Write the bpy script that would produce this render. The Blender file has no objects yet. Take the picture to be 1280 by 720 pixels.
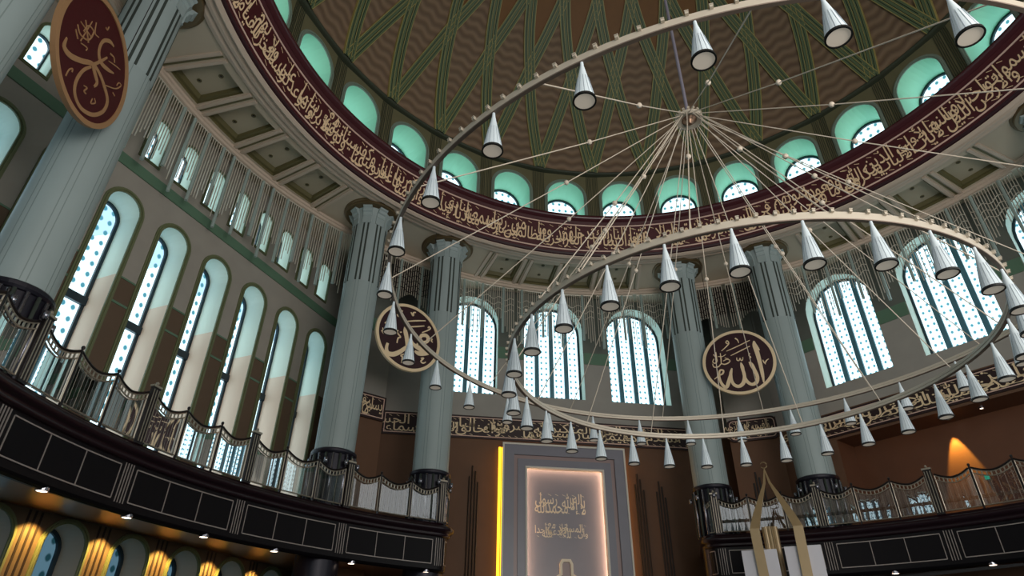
import bpy, bmesh, math, random
from math import sin, cos, pi, radians as R
from mathutils import Vector, Matrix
random.seed(7)
SC = bpy.context.scene
COL = SC.collection

# ------------------------------------------------------------------ camera
CAM = (-6.370, -11.324, 0.0)
YAW, PITCH, ROLL, FPX = .1385, .564, .010, 795.4
def _cam():
    f = Vector((sin(YAW)*cos(PITCH), cos(YAW)*cos(PITCH), sin(PITCH)))
    r = Vector((cos(YAW), -sin(YAW), 0)); u = r.cross(f)
    r2 = cos(ROLL)*r + sin(ROLL)*u; u2 = -sin(ROLL)*r + cos(ROLL)*u
    cd = bpy.data.cameras.new('camera'); co = bpy.data.objects.new('camera', cd); COL.objects.link(co)
    m = Matrix((r2, u2, -f)).transposed().to_4x4(); m.translation = Vector(CAM)
    co.matrix_world = m
    cd.sensor_width = 36; cd.lens = FPX*36/1280; cd.clip_end = 300; cd.clip_start = .05
    SC.camera = co
    return f, r2, u2
CF, CR, CU = _cam()
def in_view(p, m=60):
    v = Vector(p)-Vector(CAM); w = v.dot(CF)
    if w < .1: return False
    x = 640+FPX*v.dot(CR)/w; y = 360-FPX*v.dot(CU)/w
    return -m < x < 1280+m and -m < y < 720+m

# ------------------------------------------------------------------ world, light, exposure
SC.view_settings.view_transform = 'Standard'
SC.view_settings.look = 'None'
SC.view_settings.exposure = 0.0
SC.view_settings.gamma = 1
SC.view_settings.use_curve_mapping = False
W = bpy.data.worlds.new('world'); SC.world = W; W.use_nodes = True
W.node_tree.nodes['Background'].inputs[0].default_value = (.86, .88, .86, 1)
W.node_tree.nodes['Background'].inputs[1].default_value = 1.08
PANE = 2.1        # brightness of the daylit window panes
def area(name, loc, target, size, power, color):
    l = bpy.data.lights.new(name, 'AREA'); l.shape = 'DISK'; l.size = size; l.energy = power; l.color = color
    o = bpy.data.objects.new(name, l); COL.objects.link(o); o.location = loc
    o.rotation_euler = (Vector(target)-Vector(loc)).to_track_quat('-Z', 'Y').to_euler()
    return o
def spot(name, loc, target, power, color, ang=60, blend=.6, size=.05):
    l = bpy.data.lights.new(name, 'SPOT'); l.energy = power; l.color = color; l.spot_size = R(ang); l.spot_blend = blend; l.shadow_soft_size = size
    o = bpy.data.objects.new(name, l); COL.objects.link(o); o.location = loc
    o.rotation_euler = (Vector(target)-Vector(loc)).to_track_quat('-Z', 'Y').to_euler()
    return o
# added unseen fill lamp, standing in for assumed windows behind the camera
area('fill_behind', (3, -18, 6), (0, 6, 14), 11, 2150, (1.0, .95, .88))

# ------------------------------------------------------------------ materials
MATS = {}
def s2l(c):
    return tuple(((x/12.92) if x <= .04045 else ((x+.055)/1.055)**2.4) for x in c)
def mat(name, rgb, rough=.6, metal=0, emit=0, spec=.5, noise=0, nscale=3, bump=0, bscale=30):
    m = bpy.data.materials.new(name); m.use_nodes = True; nt = m.node_tree; b = nt.nodes['Principled BSDF']
    c = s2l(rgb)
    b.inputs['Base Color'].default_value = (*c, 1); b.inputs['Roughness'].default_value = rough
    b.inputs['Metallic'].default_value = metal; b.inputs['Specular IOR Level'].default_value = spec
    if emit:
        b.inputs['Emission Color'].default_value = (*c, 1); b.inputs['Emission Strength'].default_value = emit
    if noise or bump:
        tc = nt.nodes.new('ShaderNodeTexCoord')
    if noise:
        n = nt.nodes.new('ShaderNodeTexNoise'); n.inputs['Scale'].default_value = nscale; n.inputs['Detail'].default_value = 5
        nt.links.new(tc.outputs['Object'], n.inputs['Vector'])
        mx = nt.nodes.new('ShaderNodeMix'); mx.data_type = 'RGBA'
        mx.inputs[6].default_value = (*[x*(1-noise) for x in c], 1); mx.inputs[7].default_value = (*[min(1, x*(1+noise)) for x in c], 1)
        nt.links.new(n.outputs['Fac'], mx.inputs[0]); nt.links.new(mx.outputs[2], b.inputs['Base Color'])
    if bump:
        n2 = nt.nodes.new('ShaderNodeTexNoise'); n2.inputs['Scale'].default_value = bscale
        nt.links.new(tc.outputs['Object'], n2.inputs['Vector'])
        bp = nt.nodes.new('ShaderNodeBump'); bp.inputs['Strength'].default_value = bump; bp.inputs['Distance'].default_value = .02
        nt.links.new(n2.outputs['Fac'], bp.inputs['Height']); nt.links.new(bp.outputs[0], b.inputs['Normal'])
    MATS[name] = m
    return m
def emis(name, rgb, st):
    m = bpy.data.materials.new(name); m.use_nodes = True; nt = m.node_tree
    nt.nodes.remove(nt.nodes['Principled BSDF'])
    e = nt.nodes.new('ShaderNodeEmission'); e.inputs[0].default_value = (*s2l(rgb), 1); e.inputs[1].default_value = st
    nt.links.new(e.outputs[0], nt.nodes['Material Output'].inputs[0]); MATS[name] = m
    return m
mat('column_stone', (.62, .67, .67), .42, noise=.06, nscale=1.2)
mat('column_groove', (.22, .25, .23), .6)
mat('column_line', (.52, .57, .56), .6)
mat('bronze', (.40, .33, .22), .4, .4)
mat('plaster', (.62, .60, .565), .8, noise=.05, nscale=.8)
mat('soffit', (.76, .70, .62), .8, noise=.04, nscale=.8)
mat('coffer', (.72, .67, .58), .8)
mat('coffer_edge', (.40, .37, .23), .6)
mat('moulding', (.80, .72, .65), .7)
mat('brown_panel', (.42, .27, .19), .38, noise=.12, nscale=1.5)
mat('dark_slot', (.13, .09, .08), .5)
mat('maroon', (.28, .045, .075), .5, noise=.12, nscale=4)
mat('maroon_roll', (.30, .15, .17), .25)
mat('maroon_dark', (.19, .06, .09), .5)
mat('board', (.17, .085, .09), .5)
mat('cream', (.94, .84, .69), .5)
mat('cream_line', (.90, .76, .70), .5)
mat('gold_line', (.96, .83, .67), .5)
mat('gilt', (.66, .50, .35), .6)
mat('green_trim', (.37, .49, .40), .5)
mat('green_frame', (.42, .44, .31), .5)
m_ = mat('mint', (.85, .89, .83), .7); _nt = m_.node_tree; _g = _nt.nodes.new('ShaderNodeNewGeometry'); _s = _nt.nodes.new('ShaderNodeSeparateXYZ'); _nt.links.new(_g.outputs['Position'], _s.inputs[0])
_m = _nt.nodes.new('ShaderNodeMix'); _m.data_type = 'RGBA'; _m.inputs[6].default_value = (*s2l((.93, .83, .75)), 1); _m.inputs[7].default_value = (*s2l((.91, .95, .90)), 1)  # lower part warmer: bounce from the brown cladding put into the colour
_c = _nt.nodes.new('ShaderNodeMath'); _c.operation = 'GREATER_THAN'; _c.inputs[1].default_value = 11.3; _nt.links.new(_s.outputs[2], _c.inputs[0]); _nt.links.new(_c.outputs[0], _m.inputs[0]); _nt.links.new(_m.outputs[2], _nt.nodes['Principled BSDF'].inputs['Base Color'])
mat('mint_deep', (.64, .86, .75), .7)
mat('grey_arch', (.50, .55, .50), .6)
mat('drum', (.44, .42, .31), .6, noise=.08, nscale=2)
mat('drum_line', (.22, .24, .18), .6)
mat('rib_green', (.37, .43, .31), .55)
mat('rib_dark', (.17, .23, .18), .6)
mat('rib_yellow', (.66, .60, .36), .5)
mat('black_metal', (.14, .13, .17), .3, .4)
mat('chrome', (.62, .62, .66), .25, .85)
mat('silver_line', (.62, .58, .56), .4, .3)
mat('rail_frame', (.66, .62, .56), .35, .6)
mat('rail_dark', (.17, .15, .15), .35, .5)
mat('fascia', (.05, .035, .05), .4, spec=.2)
mat('fascia_panel', (.055, .045, .06), .5, spec=.15)
mat('cornice', (.12, .06, .085), .28, spec=.4)
mat('bronze_soffit', (.62, .50, .42), .32, .85)
mat('rod', (.80, .76, .70), .4, .2)
mat('rod_wide', (.66, .72, .70), .3, .2)
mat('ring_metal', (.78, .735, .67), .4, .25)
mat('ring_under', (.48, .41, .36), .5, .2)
mat('wire', (.84, .78, .71), .5)
mat('lamp_shade', (.80, .84, .86), .5, emit=.08)  # lamps are off; faint glow added to lighten the shade
mat('lamp_fin', (.60, .64, .68), .5)
mat('lamp_rim', (.10, .10, .10), .4, .3)
mat('lamp_diffuser', (.90, .84, .77), .6, emit=.22)  # lamps are off; glow added in place of light bounced off the floor
mat('window_frame', (.13, .20, .24), .4, .3)
mat('mullion', (.30, .47, .53), .5)
mat('niche_stone', (.50, .49, .53), .35, noise=.05, nscale=2)
mat('niche_rose', (.60, .51, .50), .35)
mat('niche_line', (.86, .83, .78), .5)
mat('minbar_gold', (.64, .55, .41), .35, .25, noise=.06)
mat('marble', (.80, .79, .82), .35, noise=.04)
mat('floor_carpet', (.16, .30, .33), .95, noise=.15, nscale=6)
mat('pier_groove', (.14, .07, .05), .6)
mat('frame_rose', (.70, .66, .60), .4)
mat('dome_brown', (.47, .31, .13), .6, noise=.12, nscale=2.5)
emis('downlight', (1, .90, .80), 5)
mat('niche_text', (.90, .84, .74), .5, emit=.05)  # slight glow added so the cream parts read brighter; not a light source
emis('led_and_glow_yellow', (1, .70, .16), 3.2)
emis('led_warm', (1, .80, .64), 15)
mat('matte_dark', (.10, .07, .07), .9, spec=.05)
emis('exit_green', (.10, .70, .56), .7)
def M_(nt, op, a, b=None):
    n = nt.nodes.new('ShaderNodeMath'); n.operation = op
    for i, x in enumerate((a, b)):
        if x is None: continue
        if hasattr(x, 'links'): nt.links.new(x, n.inputs[i])
        else: n.inputs[i].default_value = x
    return n.outputs[0]
def glass():
    m = bpy.data.materials.new('rail_glass'); m.use_nodes = True; nt = m.node_tree
    nt.nodes.remove(nt.nodes['Principled BSDF'])
    t = nt.nodes.new('ShaderNodeBsdfTransparent'); t.inputs[0].default_value = (.80, .83, .84, 1)
    g = nt.nodes.new('ShaderNodeBsdfGlossy'); g.inputs[0].default_value = (.9, .92, .95, 1); g.inputs[1].default_value = .012
    fr = nt.nodes.new('ShaderNodeFresnel'); fr.inputs[0].default_value = 1.6
    mx = nt.nodes.new('ShaderNodeMixShader'); nt.links.new(M_(nt, 'MAXIMUM', fr.outputs[0], .24), mx.inputs[0])
    nt.links.new(t.outputs[0], mx.inputs[1]); nt.links.new(g.outputs[0], mx.inputs[2])
    nt.links.new(mx.outputs[0], nt.nodes['Material Output'].inputs[0]); MATS['rail_glass'] = m
glass()
def pane_mat(name, light, dot, st, k, upper=None):
    """daylit patterned glass: a staggered lattice of darker dots on a bright sheet"""
    m = bpy.data.materials.new(name); m.use_nodes = True; nt = m.node_tree
    nt.nodes.remove(nt.nodes['Principled BSDF'])
    uv = nt.nodes.new('ShaderNodeUVMap'); uv.uv_map = 'uv'; sp = nt.nodes.new('ShaderNodeSeparateXYZ'); nt.links.new(uv.outputs[0], sp.inputs[0])
    x = M_(nt, 'MULTIPLY', sp.outputs[0], k); y = M_(nt, 'MULTIPLY', sp.outputs[1], k*.8)
    f = M_(nt, 'MULTIPLY', M_(nt, 'COSINE', M_(nt, 'ADD', x, y)), M_(nt, 'COSINE', M_(nt, 'SUBTRACT', x, y)))
    g = M_(nt, 'MULTIPLY', M_(nt, 'SUBTRACT', f, .36), 2.6)
    cl = nt.nodes.new('ShaderNodeClamp'); nt.links.new(g, cl.inputs[0])
    mx = nt.nodes.new('ShaderNodeMix'); mx.data_type = 'RGBA'
    mx.inputs[6].default_value = (*s2l(light), 1); mx.inputs[7].default_value = (*s2l(dot), 1)
    nt.links.new(cl.outputs[0], mx.inputs[0])
    if upper:          # eaves of the building outside seen through the top of the sheet
        mu = nt.nodes.new('ShaderNodeMix'); mu.data_type = 'RGBA'; mu.inputs[6].default_value = (*s2l(light), 1); mu.inputs[7].default_value = (*s2l(upper[1]), 1)
        nt.links.new(M_(nt, 'GREATER_THAN', M_(nt, 'ADD', sp.outputs[1], M_(nt, 'MULTIPLY', sp.outputs[0], -.9)), upper[0]), mu.inputs[0]); nt.links.new(mu.outputs[2], mx.inputs[6])
    e = nt.nodes.new('ShaderNodeEmission'); nt.links.new(mx.outputs[2], e.inputs[0]); e.inputs[1].default_value = st
    nt.links.new(e.outputs[0], nt.nodes['Material Output'].inputs[0]); MATS[name] = m
pane_mat('pane_big', (.84, .97, 1), (.26, .48, .54), PANE, 12.0)
pane_mat('pane_tall', (.84, .96, 1), (.24, .46, .52), PANE*.95, 9.4, (7.15, (.60, .74, .82)))
pane_mat('pane_drum', (.84, .97, 1), (.24, .46, .50), PANE*1.0, 9.0)
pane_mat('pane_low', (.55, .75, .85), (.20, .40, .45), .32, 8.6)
def dome_mat():
    m = mat('dome_scale', (.45, .37, .29), .7); nt = m.node_tree; b = nt.nodes['Principled BSDF']
    uv = nt.nodes.new('ShaderNodeUVMap'); uv.uv_map = 'uv'; sp = nt.nodes.new('ShaderNodeSeparateXYZ'); nt.links.new(uv.outputs[0], sp.inputs[0])
    w = M_(nt, 'MULTIPLY', M_(nt, 'SINE', M_(nt, 'MULTIPLY', sp.outputs[0], 2*pi/.95)), .85)
    v = M_(nt, 'ADD', M_(nt, 'MULTIPLY', sp.outputs[1], 2*pi/.50), w)
    s = M_(nt, 'SINE', v); h = M_(nt, 'MULTIPLY', M_(nt, 'ADD', s, 1.0), .5)
    n = nt.nodes.new('ShaderNodeTexNoise'); n.inputs['Scale'].default_value = 1.6
    hn = M_(nt, 'ADD', M_(nt, 'MULTIPLY', h, .62), M_(nt, 'MULTIPLY', n.outputs['Fac'], .38))
    mx = nt.nodes.new('ShaderNodeMix'); mx.data_type = 'RGBA'; mx.inputs[6].default_value = (*s2l((.38, .295, .23)), 1); mx.inputs[7].default_value = (*s2l((.56, .46, .365)), 1)
    nt.links.new(hn, mx.inputs[0]); nt.links.new(mx.outputs[2], b.inputs['Base Color'])
    bp = nt.nodes.new('ShaderNodeBump'); bp.inputs['Strength'].default_value = .6; bp.inputs['Distance'].default_value = .05
    nt.links.new(h, bp.inputs['Height']); nt.links.new(bp.outputs[0], b.inputs['Normal'])
dome_mat()
def wall_mat(name, top, bot, zsplit, upper=None):
    """plaster above a fixed course, stone cladding below it"""
    m = mat(name, top, .75); nt = m.node_tree; b = nt.nodes['Principled BSDF']
    g = nt.nodes.new('ShaderNodeNewGeometry'); sp = nt.nodes.new('ShaderNodeSeparateXYZ'); nt.links.new(g.outputs['Position'], sp.inputs[0])
    c = M_(nt, 'GREATER_THAN', sp.outputs[2], zsplit)
    n = nt.nodes.new('ShaderNodeTexNoise'); n.inputs['Scale'].default_value = 1.3; n.inputs['Detail'].default_value = 6; nt.links.new(g.outputs['Position'], n.inputs['Vector'])
    mx = nt.nodes.new('ShaderNodeMix'); mx.data_type = 'RGBA'; mx.inputs[6].default_value = (*s2l(bot), 1); mx.inputs[7].default_value = (*s2l(top), 1)
    nt.links.new(c, mx.inputs[0])
    if upper:
        m3 = nt.nodes.new('ShaderNodeMix'); m3.data_type = 'RGBA'; m3.inputs[7].default_value = (*s2l(upper), 1)
        nt.links.new(M_(nt, 'GREATER_THAN', sp.outputs[2], 15.1), m3.inputs[0]); nt.links.new(mx.outputs[2], m3.inputs[6]); mx = m3
    m2 = nt.nodes.new('ShaderNodeMix'); m2.data_type = 'RGBA'; m2.blend_type = 'MULTIPLY'; m2.inputs[0].default_value = .22
    nt.links.new(mx.outputs[2], m2.inputs[6]); nt.links.new(n.outputs['Fac'], m2.inputs[7]); nt.links.new(m2.outputs[2], b.inputs['Base Color'])
wall_mat('wall_left_mat', (.66, .63, .59), (.40, .32, .25), 11.3)
wall_mat('wall_front_mat', (.66, .64, .61), (.43, .31, .23), 11.2, (.42, .43, .40))

# ------------------------------------------------------------------ mesh helpers
class MB:
    def __init__(s): s.v = []; s.f = []; s.m = []; s.uv = {}
    def add(s, vs, fs, mi=0):
        o = len(s.v); s.v += [tuple(p) for p in vs]
        for f in fs: s.f.append(tuple(i+o for i in f)); s.m.append(mi)
    def box(s, c, size, mi=0, rot=None):
        hx, hy, hz = [x/2 for x in size]
        ps = [Vector((x*hx, y*hy, z*hz)) for x in (-1, 1) for y in (-1, 1) for z in (-1, 1)]
        if rot is not None: ps = [rot @ p for p in ps]
        s.add([p+Vector(c) for p in ps], [(0, 1, 3, 2), (4, 6, 7, 5), (0, 4, 5, 1), (2, 3, 7, 6), (0, 2, 6, 4), (1, 5, 7, 3)], mi)
    def tube(s, pts, r, n=6, mi=0, cap=True):
        pts = [Vector(p) for p in pts]; rs = r if isinstance(r, (list, tuple)) else [r]*len(pts)
        rings = []; up = None
        for i, p in enumerate(pts):
            t = (pts[min(i+1, len(pts)-1)]-pts[max(i-1, 0)]).normalized()
            if up is None: up = Vector((0, 0, 1)) if abs(t.z) < .9 else Vector((1, 0, 0))
            a = t.cross(up).normalized(); b = t.cross(a).normalized(); up = -b if False else up
            rings.append([p+rs[i]*(cos(2*pi*k/n)*a+sin(2*pi*k/n)*b) for k in range(n)])
        vs = [q for g in rings for q in g]; fs = []
        for i in range(len(pts)-1):
            for k in range(n):
                fs.append((i*n+k, i*n+(k+1) % n, (i+1)*n+(k+1) % n, (i+1)*n+k))
        if cap: fs.append(tuple(range(n))[::-1]); fs.append(tuple((len(pts)-1)*n+k for k in range(n)))
        s.add(vs, fs, mi)
    def lathe(s, prof, n=32, a0=0, a1=2*pi, mis=None, rf=None, z0=0):
        full = abs(a1-a0-2*pi) < 1e-6; m = n if full else n+1; vs = []
        for k in range(m):
            a = a0+(a1-a0)*k/n
            for r, z in prof:
                rr = rf(r, z, a) if rf else r
                vs.append((rr*cos(a), rr*sin(a), z+z0))
        L = len(prof)
        for j in range(L-1):
            mi = mis[j] if mis else 0
            fs = []
            for k in range(n):
                k2 = (k+1) % m
                fs.append((k*L+j, k2*L+j, k2*L+j+1, k*L+j+1))
            if j == 0: o = len(s.v); s.v += vs
            for f in fs: s.f.append(tuple(i+o for i in f)); s.m.append(mi)
    def build(s, name, mats, parent=None, smooth=False, uvf=None):
        me = bpy.data.meshes.new(name); me.from_pydata(s.v, [], s.f)
        if isinstance(mats, str): mats = [mats]
        for x in mats: me.materials.append(MATS[x])
        me.polygons.foreach_set('material_index', s.m)
        if smooth: me.polygons.foreach_set('use_smooth', [True]*len(me.polygons))
        if uvf:
            ul = me.uv_layers.new(name='uv')
            for lp in me.loops: ul.data[lp.index].uv = uvf(me.vertices[lp.vertex_index].co)
        me.update()
        o = bpy.data.objects.new(name, me); COL.objects.link(o)
        if parent: o.parent = parent
        return o
def E(name, loc=(0, 0, 0), rz=0, parent=None):
    o = bpy.data.objects.new(name, None); COL.objects.link(o); o.location = loc; o.rotation_euler = (0, 0, rz)
    if parent: o.parent = parent
    return o
def tag(o, label=None, cat=None, group=None, kind=None):
    if label: o['label'] = label
    if cat: o['category'] = cat
    if group: o['group'] = group
    if kind: o['kind'] = kind
    return o
KIDS = {}
def copy_tree(o, parent=None):
    c = o.copy(); COL.objects.link(c); c.parent = parent
    for ch in list(o.children): copy_tree(ch, c)
    return c
def PW(th, s, d, z):
    """point in the frame of a wall facing the axis: th = bearing, s = to the right, d = distance, z = height"""
    t = R(th); return Vector((cos(t)*d+sin(t)*s, sin(t)*d-cos(t)*s, z))
def CY(az, r, z): return Vector((r*cos(R(az)), r*sin(R(az)), z))
ORD = ['first', 'second', 'third', 'fourth', 'fifth', 'sixth', 'seventh', 'eighth', 'ninth', 'tenth', 'eleventh', 'twelfth', 'thirteenth', 'fourteenth', 'fifteenth', 'sixteenth',
       'seventeenth', 'eighteenth', 'nineteenth', 'twentieth', 'twenty-first', 'twenty-second', 'twenty-third', 'twenty-fourth', 'twenty-fifth', 'twenty-sixth', 'twenty-seventh', 'twenty-eighth', 'twenty-ninth', 'thirtieth']

# ------------------------------------------------------------------ arabic lettering
JOIN = {}
def _j(ch, code, n): JOIN[ch] = (code, n)
for ch, code, n in (('ا', 0xFE8D, 2), ('أ', 0xFE83, 2), ('إ', 0xFE87, 2), ('آ', 0xFE81, 2), ('ب', 0xFE8F, 4), ('ة', 0xFE93, 2), ('ت', 0xFE95, 4), ('ث', 0xFE99, 4), ('ج', 0xFE9D, 4),
    ('ح', 0xFEA1, 4), ('خ', 0xFEA5, 4), ('د', 0xFEA9, 2), ('ذ', 0xFEAB, 2), ('ر', 0xFEAD, 2), ('ز', 0xFEAF, 2), ('س', 0xFEB1, 4), ('ش', 0xFEB5, 4), ('ص', 0xFEB9, 4), ('ض', 0xFEBD, 4),
    ('ط', 0xFEC1, 4), ('ظ', 0xFEC5, 4), ('ع', 0xFEC9, 4), ('غ', 0xFECD, 4), ('ف', 0xFED1, 4), ('ق', 0xFED5, 4), ('ك', 0xFED9, 4), ('ل', 0xFEDD, 4), ('م', 0xFEE1, 4), ('ن', 0xFEE5, 4),
    ('ه', 0xFEE9, 4), ('و', 0xFEED, 2), ('ى', 0xFEEF, 2), ('ي', 0xFEF1, 4), ('ئ', 0xFE89, 4), ('ؤ', 0xFE85, 2), ('ء', 0xFE80, 1)):
    _j(ch, code, n)
LAMALEF = {'ا': 0xFEFB, 'أ': 0xFEF7, 'إ': 0xFEF9, 'آ': 0xFEF5}
def shape_word(w):
    if w == 'الله': return '\uFDF2'
    out = []; prev = False; i = 0
    while i < len(w):
        c = w[i]
        if c == 'ل' and i+1 < len(w) and w[i+1] in LAMALEF:
            out.append(chr(LAMALEF[w[i+1]]+(1 if prev else 0))); prev = False; i += 2; continue
        code, n = JOIN[c]; nxt = i+1 < len(w) and w[i+1] != 'ء'
        if n == 1: out.append(chr(code)); prev = False
        elif n == 2: out.append(chr(code+(1 if prev else 0))); prev = False
        else:
            k = (3 if nxt else 1) if prev else (2 if nxt else 0)
            out.append(chr(code+k)); prev = nxt
        i += 1
    return ''.join(reversed(out))
WORDS = {}
def word_mesh(w):
    if w in WORDS: return WORDS[w]
    c = bpy.data.curves.new('word', 'FONT'); c.body = shape_word(w); c.resolution_u = 3; c.offset = .006
    o = bpy.data.objects.new('word', c); COL.objects.link(o); bpy.context.view_layer.update()
    dg = bpy.context.evaluated_depsgraph_get(); me = bpy.data.meshes.new_from_object(o.evaluated_get(dg))
    vs = [v.co.copy() for v in me.vertices]; fs = [tuple(p.vertices) for p in me.polygons]
    bpy.data.objects.remove(o); bpy.data.curves.remove(c); bpy.data.meshes.remove(me)
    x0 = min(v.x for v in vs); x1 = max(v.x for v in vs); y0 = min(v.y for v in vs); y1 = max(v.y for v in vs)
    WORDS[w] = ([(v.x-x0, v.y-y0) for v in vs], fs, x1-x0, y1-y0)
    return WORDS[w]
def lettering(text, width, height, two_row=True):
    """flat lettering in a strip (u from right = 0 to left = width, v 0..height): list of (verts, faces)"""
    ws = text.split(); data = [word_mesh(w) for w in ws]
    ov = .47 if two_row else 1.0; hh = height*(.72 if two_row else .95)
    tot = sum(d[2]*ov+.10*ov for d in data)
    kx = width/tot; out = []; u = 0
    for i, (d, w) in enumerate(zip(data, ws)):
        vs, fs, wd, ht = d
        lo = 0 if (i % 2 == 0 or not two_row) else height-hh
        ky = hh/max(ht, .75)
        W2 = wd*kx
        pts = [(u+(wd-x)*kx, lo+y*ky) for x, y in vs]
        out.append((pts, fs))
        if two_row:      # short vowel strokes above and below the word
            for q in range(max(1, int(W2/(height*.35)))):
                a = u+W2*(q+.5)/max(1, int(W2/(height*.35))); b = height*(.90 if lo == 0 else .06); e = height*.05
                out.append(([(a-e*1.6, b-e*.9), (a+e*1.6, b+e*.5), (a+e*1.6, b+e*.95), (a-e*1.6, b-e*.45)], [(0, 1, 2, 3)]))
        u += (wd*ov+.10*ov)*kx
    return out
# ------------------------------------------------------------------ plane figures
def fill(outer, holes=()):
    bm = bmesh.new()
    for loop in [outer]+list(holes):
        vs = [bm.verts.new((x, y, 0)) for x, y in loop]
        for i in range(len(vs)): bm.edges.new((vs[i], vs[(i+1) % len(vs)]))
    bmesh.ops.triangle_fill(bm, use_beauty=True, use_dissolve=False, edges=bm.edges[:], normal=(0, 0, 1))
    bm.verts.index_update(); vs = [(v.co.x, v.co.y) for v in bm.verts]; fs = [tuple(v.index for v in f.verts) for f in bm.faces]; bm.free()
    return vs, fs
def arch(sc, hw, zb, zt, n=14):
    zs = zt-hw; pts = [(sc-hw, zb), (sc+hw, zb)]
    for k in range(n+1):
        a = pi*k/n; pts.append((sc+hw*cos(a), zs+hw*sin(a)))
    return pts
def rect(s0, s1, z0, z1): return [(s0, z0), (s1, z0), (s1, z1), (s0, z1)]
def plate(mb, th, d, outer, holes=(), mi=0):
    vs, fs = fill(outer, holes); mb.add([PW(th, x, d, y) for x, y in vs], fs, mi)
def slab(mb, th, d0, d1, outer, mi=0):
    """plane figure given a thickness from d0 (near) to d1 (far)"""
    vs, fs = fill(outer); n = len(outer)
    mb.add([PW(th, x, d0, y) for x, y in vs], fs, mi); mb.add([PW(th, x, d1, y) for x, y in vs], fs, mi)
    mb.add([PW(th, x, d0, y) for x, y in outer]+[PW(th, x, d1, y) for x, y in outer], [(i, (i+1) % n, n+(i+1) % n, n+i) for i in range(n)], mi)
def band_loop(mb, th, loop, off0, off1, d0, d1, mi=0, closed=True, skip=()):
    """a moulding that follows a loop: between offset off0 and off1 outward in the plane, standing from d1 (wall) to d0 (front)"""
    n = len(loop)
    cx = sum(p[0] for p in loop)/n; 
    def offp(i, o):
        a, b, c = loop[i-1], loop[i], loop[(i+1) % n]
        def nr(p, q):
            dx, dy = q[0]-p[0], q[1]-p[1]; l = math.hypot(dx, dy) or 1; return (dy/l, -dx/l)
        n1, n2 = nr(a, b), nr(b, c); mx, my = n1[0]+n2[0], n1[1]+n2[1]; l = mx*mx+my*my
        if l < 1e-6: return b
        return (b[0]+o*2*mx/l, b[1]+o*2*my/l)
    vs = []
    for i in range(n):
        p, q = offp(i, off0), offp(i, off1)
        vs += [PW(th, p[0], d1, p[1]), PW(th, p[0], d0, p[1]), PW(th, q[0], d0, q[1]), PW(th, q[0], d1, q[1])]
    fs = []
    for i in range(n):
        if i in skip: continue
        j = (i+1) % n
        for k in range(3): fs.append((i*4+k, j*4+k, j*4+k+1, i*4+k+1))
    mb.add(vs, fs, mi)
WN = [0]
def window(th, sc, hw, zb, zt, d, depth, pane, mull=0, bars=(), reveal='mint', fw=.12, framemat='green_frame', label='', wd=.22, skipframe=False):
    WN[0] += 1; root = E('window_%d' % WN[0], PW(th, sc, d, zb)); inv = Matrix.Translation(-root.location)
    tag(root, label, 'window', kind='structure')
    A = arch(sc, hw, zb, zt); n = len(A)
    def fin(mb, name, mats, **k):
        o = mb.build(name, mats, **k); o.data.transform(inv); o.parent = root; return o
    m = MB(); m.add([PW(th, x, d, y) for x, y in A]+[PW(th, x, d+depth, y) for x, y in A], [(i, (i+1) % n, n+(i+1) % n, n+i) for i in range(n)])
    fin(m, 'reveal', reveal)
    m = MB(); plate(m, th, d+depth, A); t = R(th)
    p = m.build('pane', pane, uvf=lambda c: (c.x*sin(t)-c.y*cos(t)-sc, c.z-zb)); p.data.transform(inv); p.parent = root
    m = MB(); band_loop(m, th, A, -.11 if hw > .5 else -.06, 0, d+depth-.09, d+depth); fin(m, 'sash', 'window_frame')
    zs = zt-hw
    def top(s): return zs+math.sqrt(max(0, hw*hw-(s-sc)**2))
    for k in range(mull):
        s = sc-hw+2*hw*(k+1)/(mull+1)
        m = MB(); slab(m, th, d+depth-.14, d+depth-.01, rect(s-wd/2, s+wd/2, zb, top(s)-.02)); fin(m, 'mullion', 'mullion')
    for z in bars:
        m = MB(); slab(m, th, d+depth-.14, d+depth-.01, rect(sc-hw, sc+hw, z-.14, z+.14)); fin(m, 'transom', 'window_frame')
    if not skipframe:
        m = MB(); band_loop(m, th, A, 0, fw, d-.05, d+.01, skip=()); band_loop(m, th, A, fw*.35, fw*.65, d-.09, d-.04)
        fin(m, 'surround', framemat)
    return root
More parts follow.
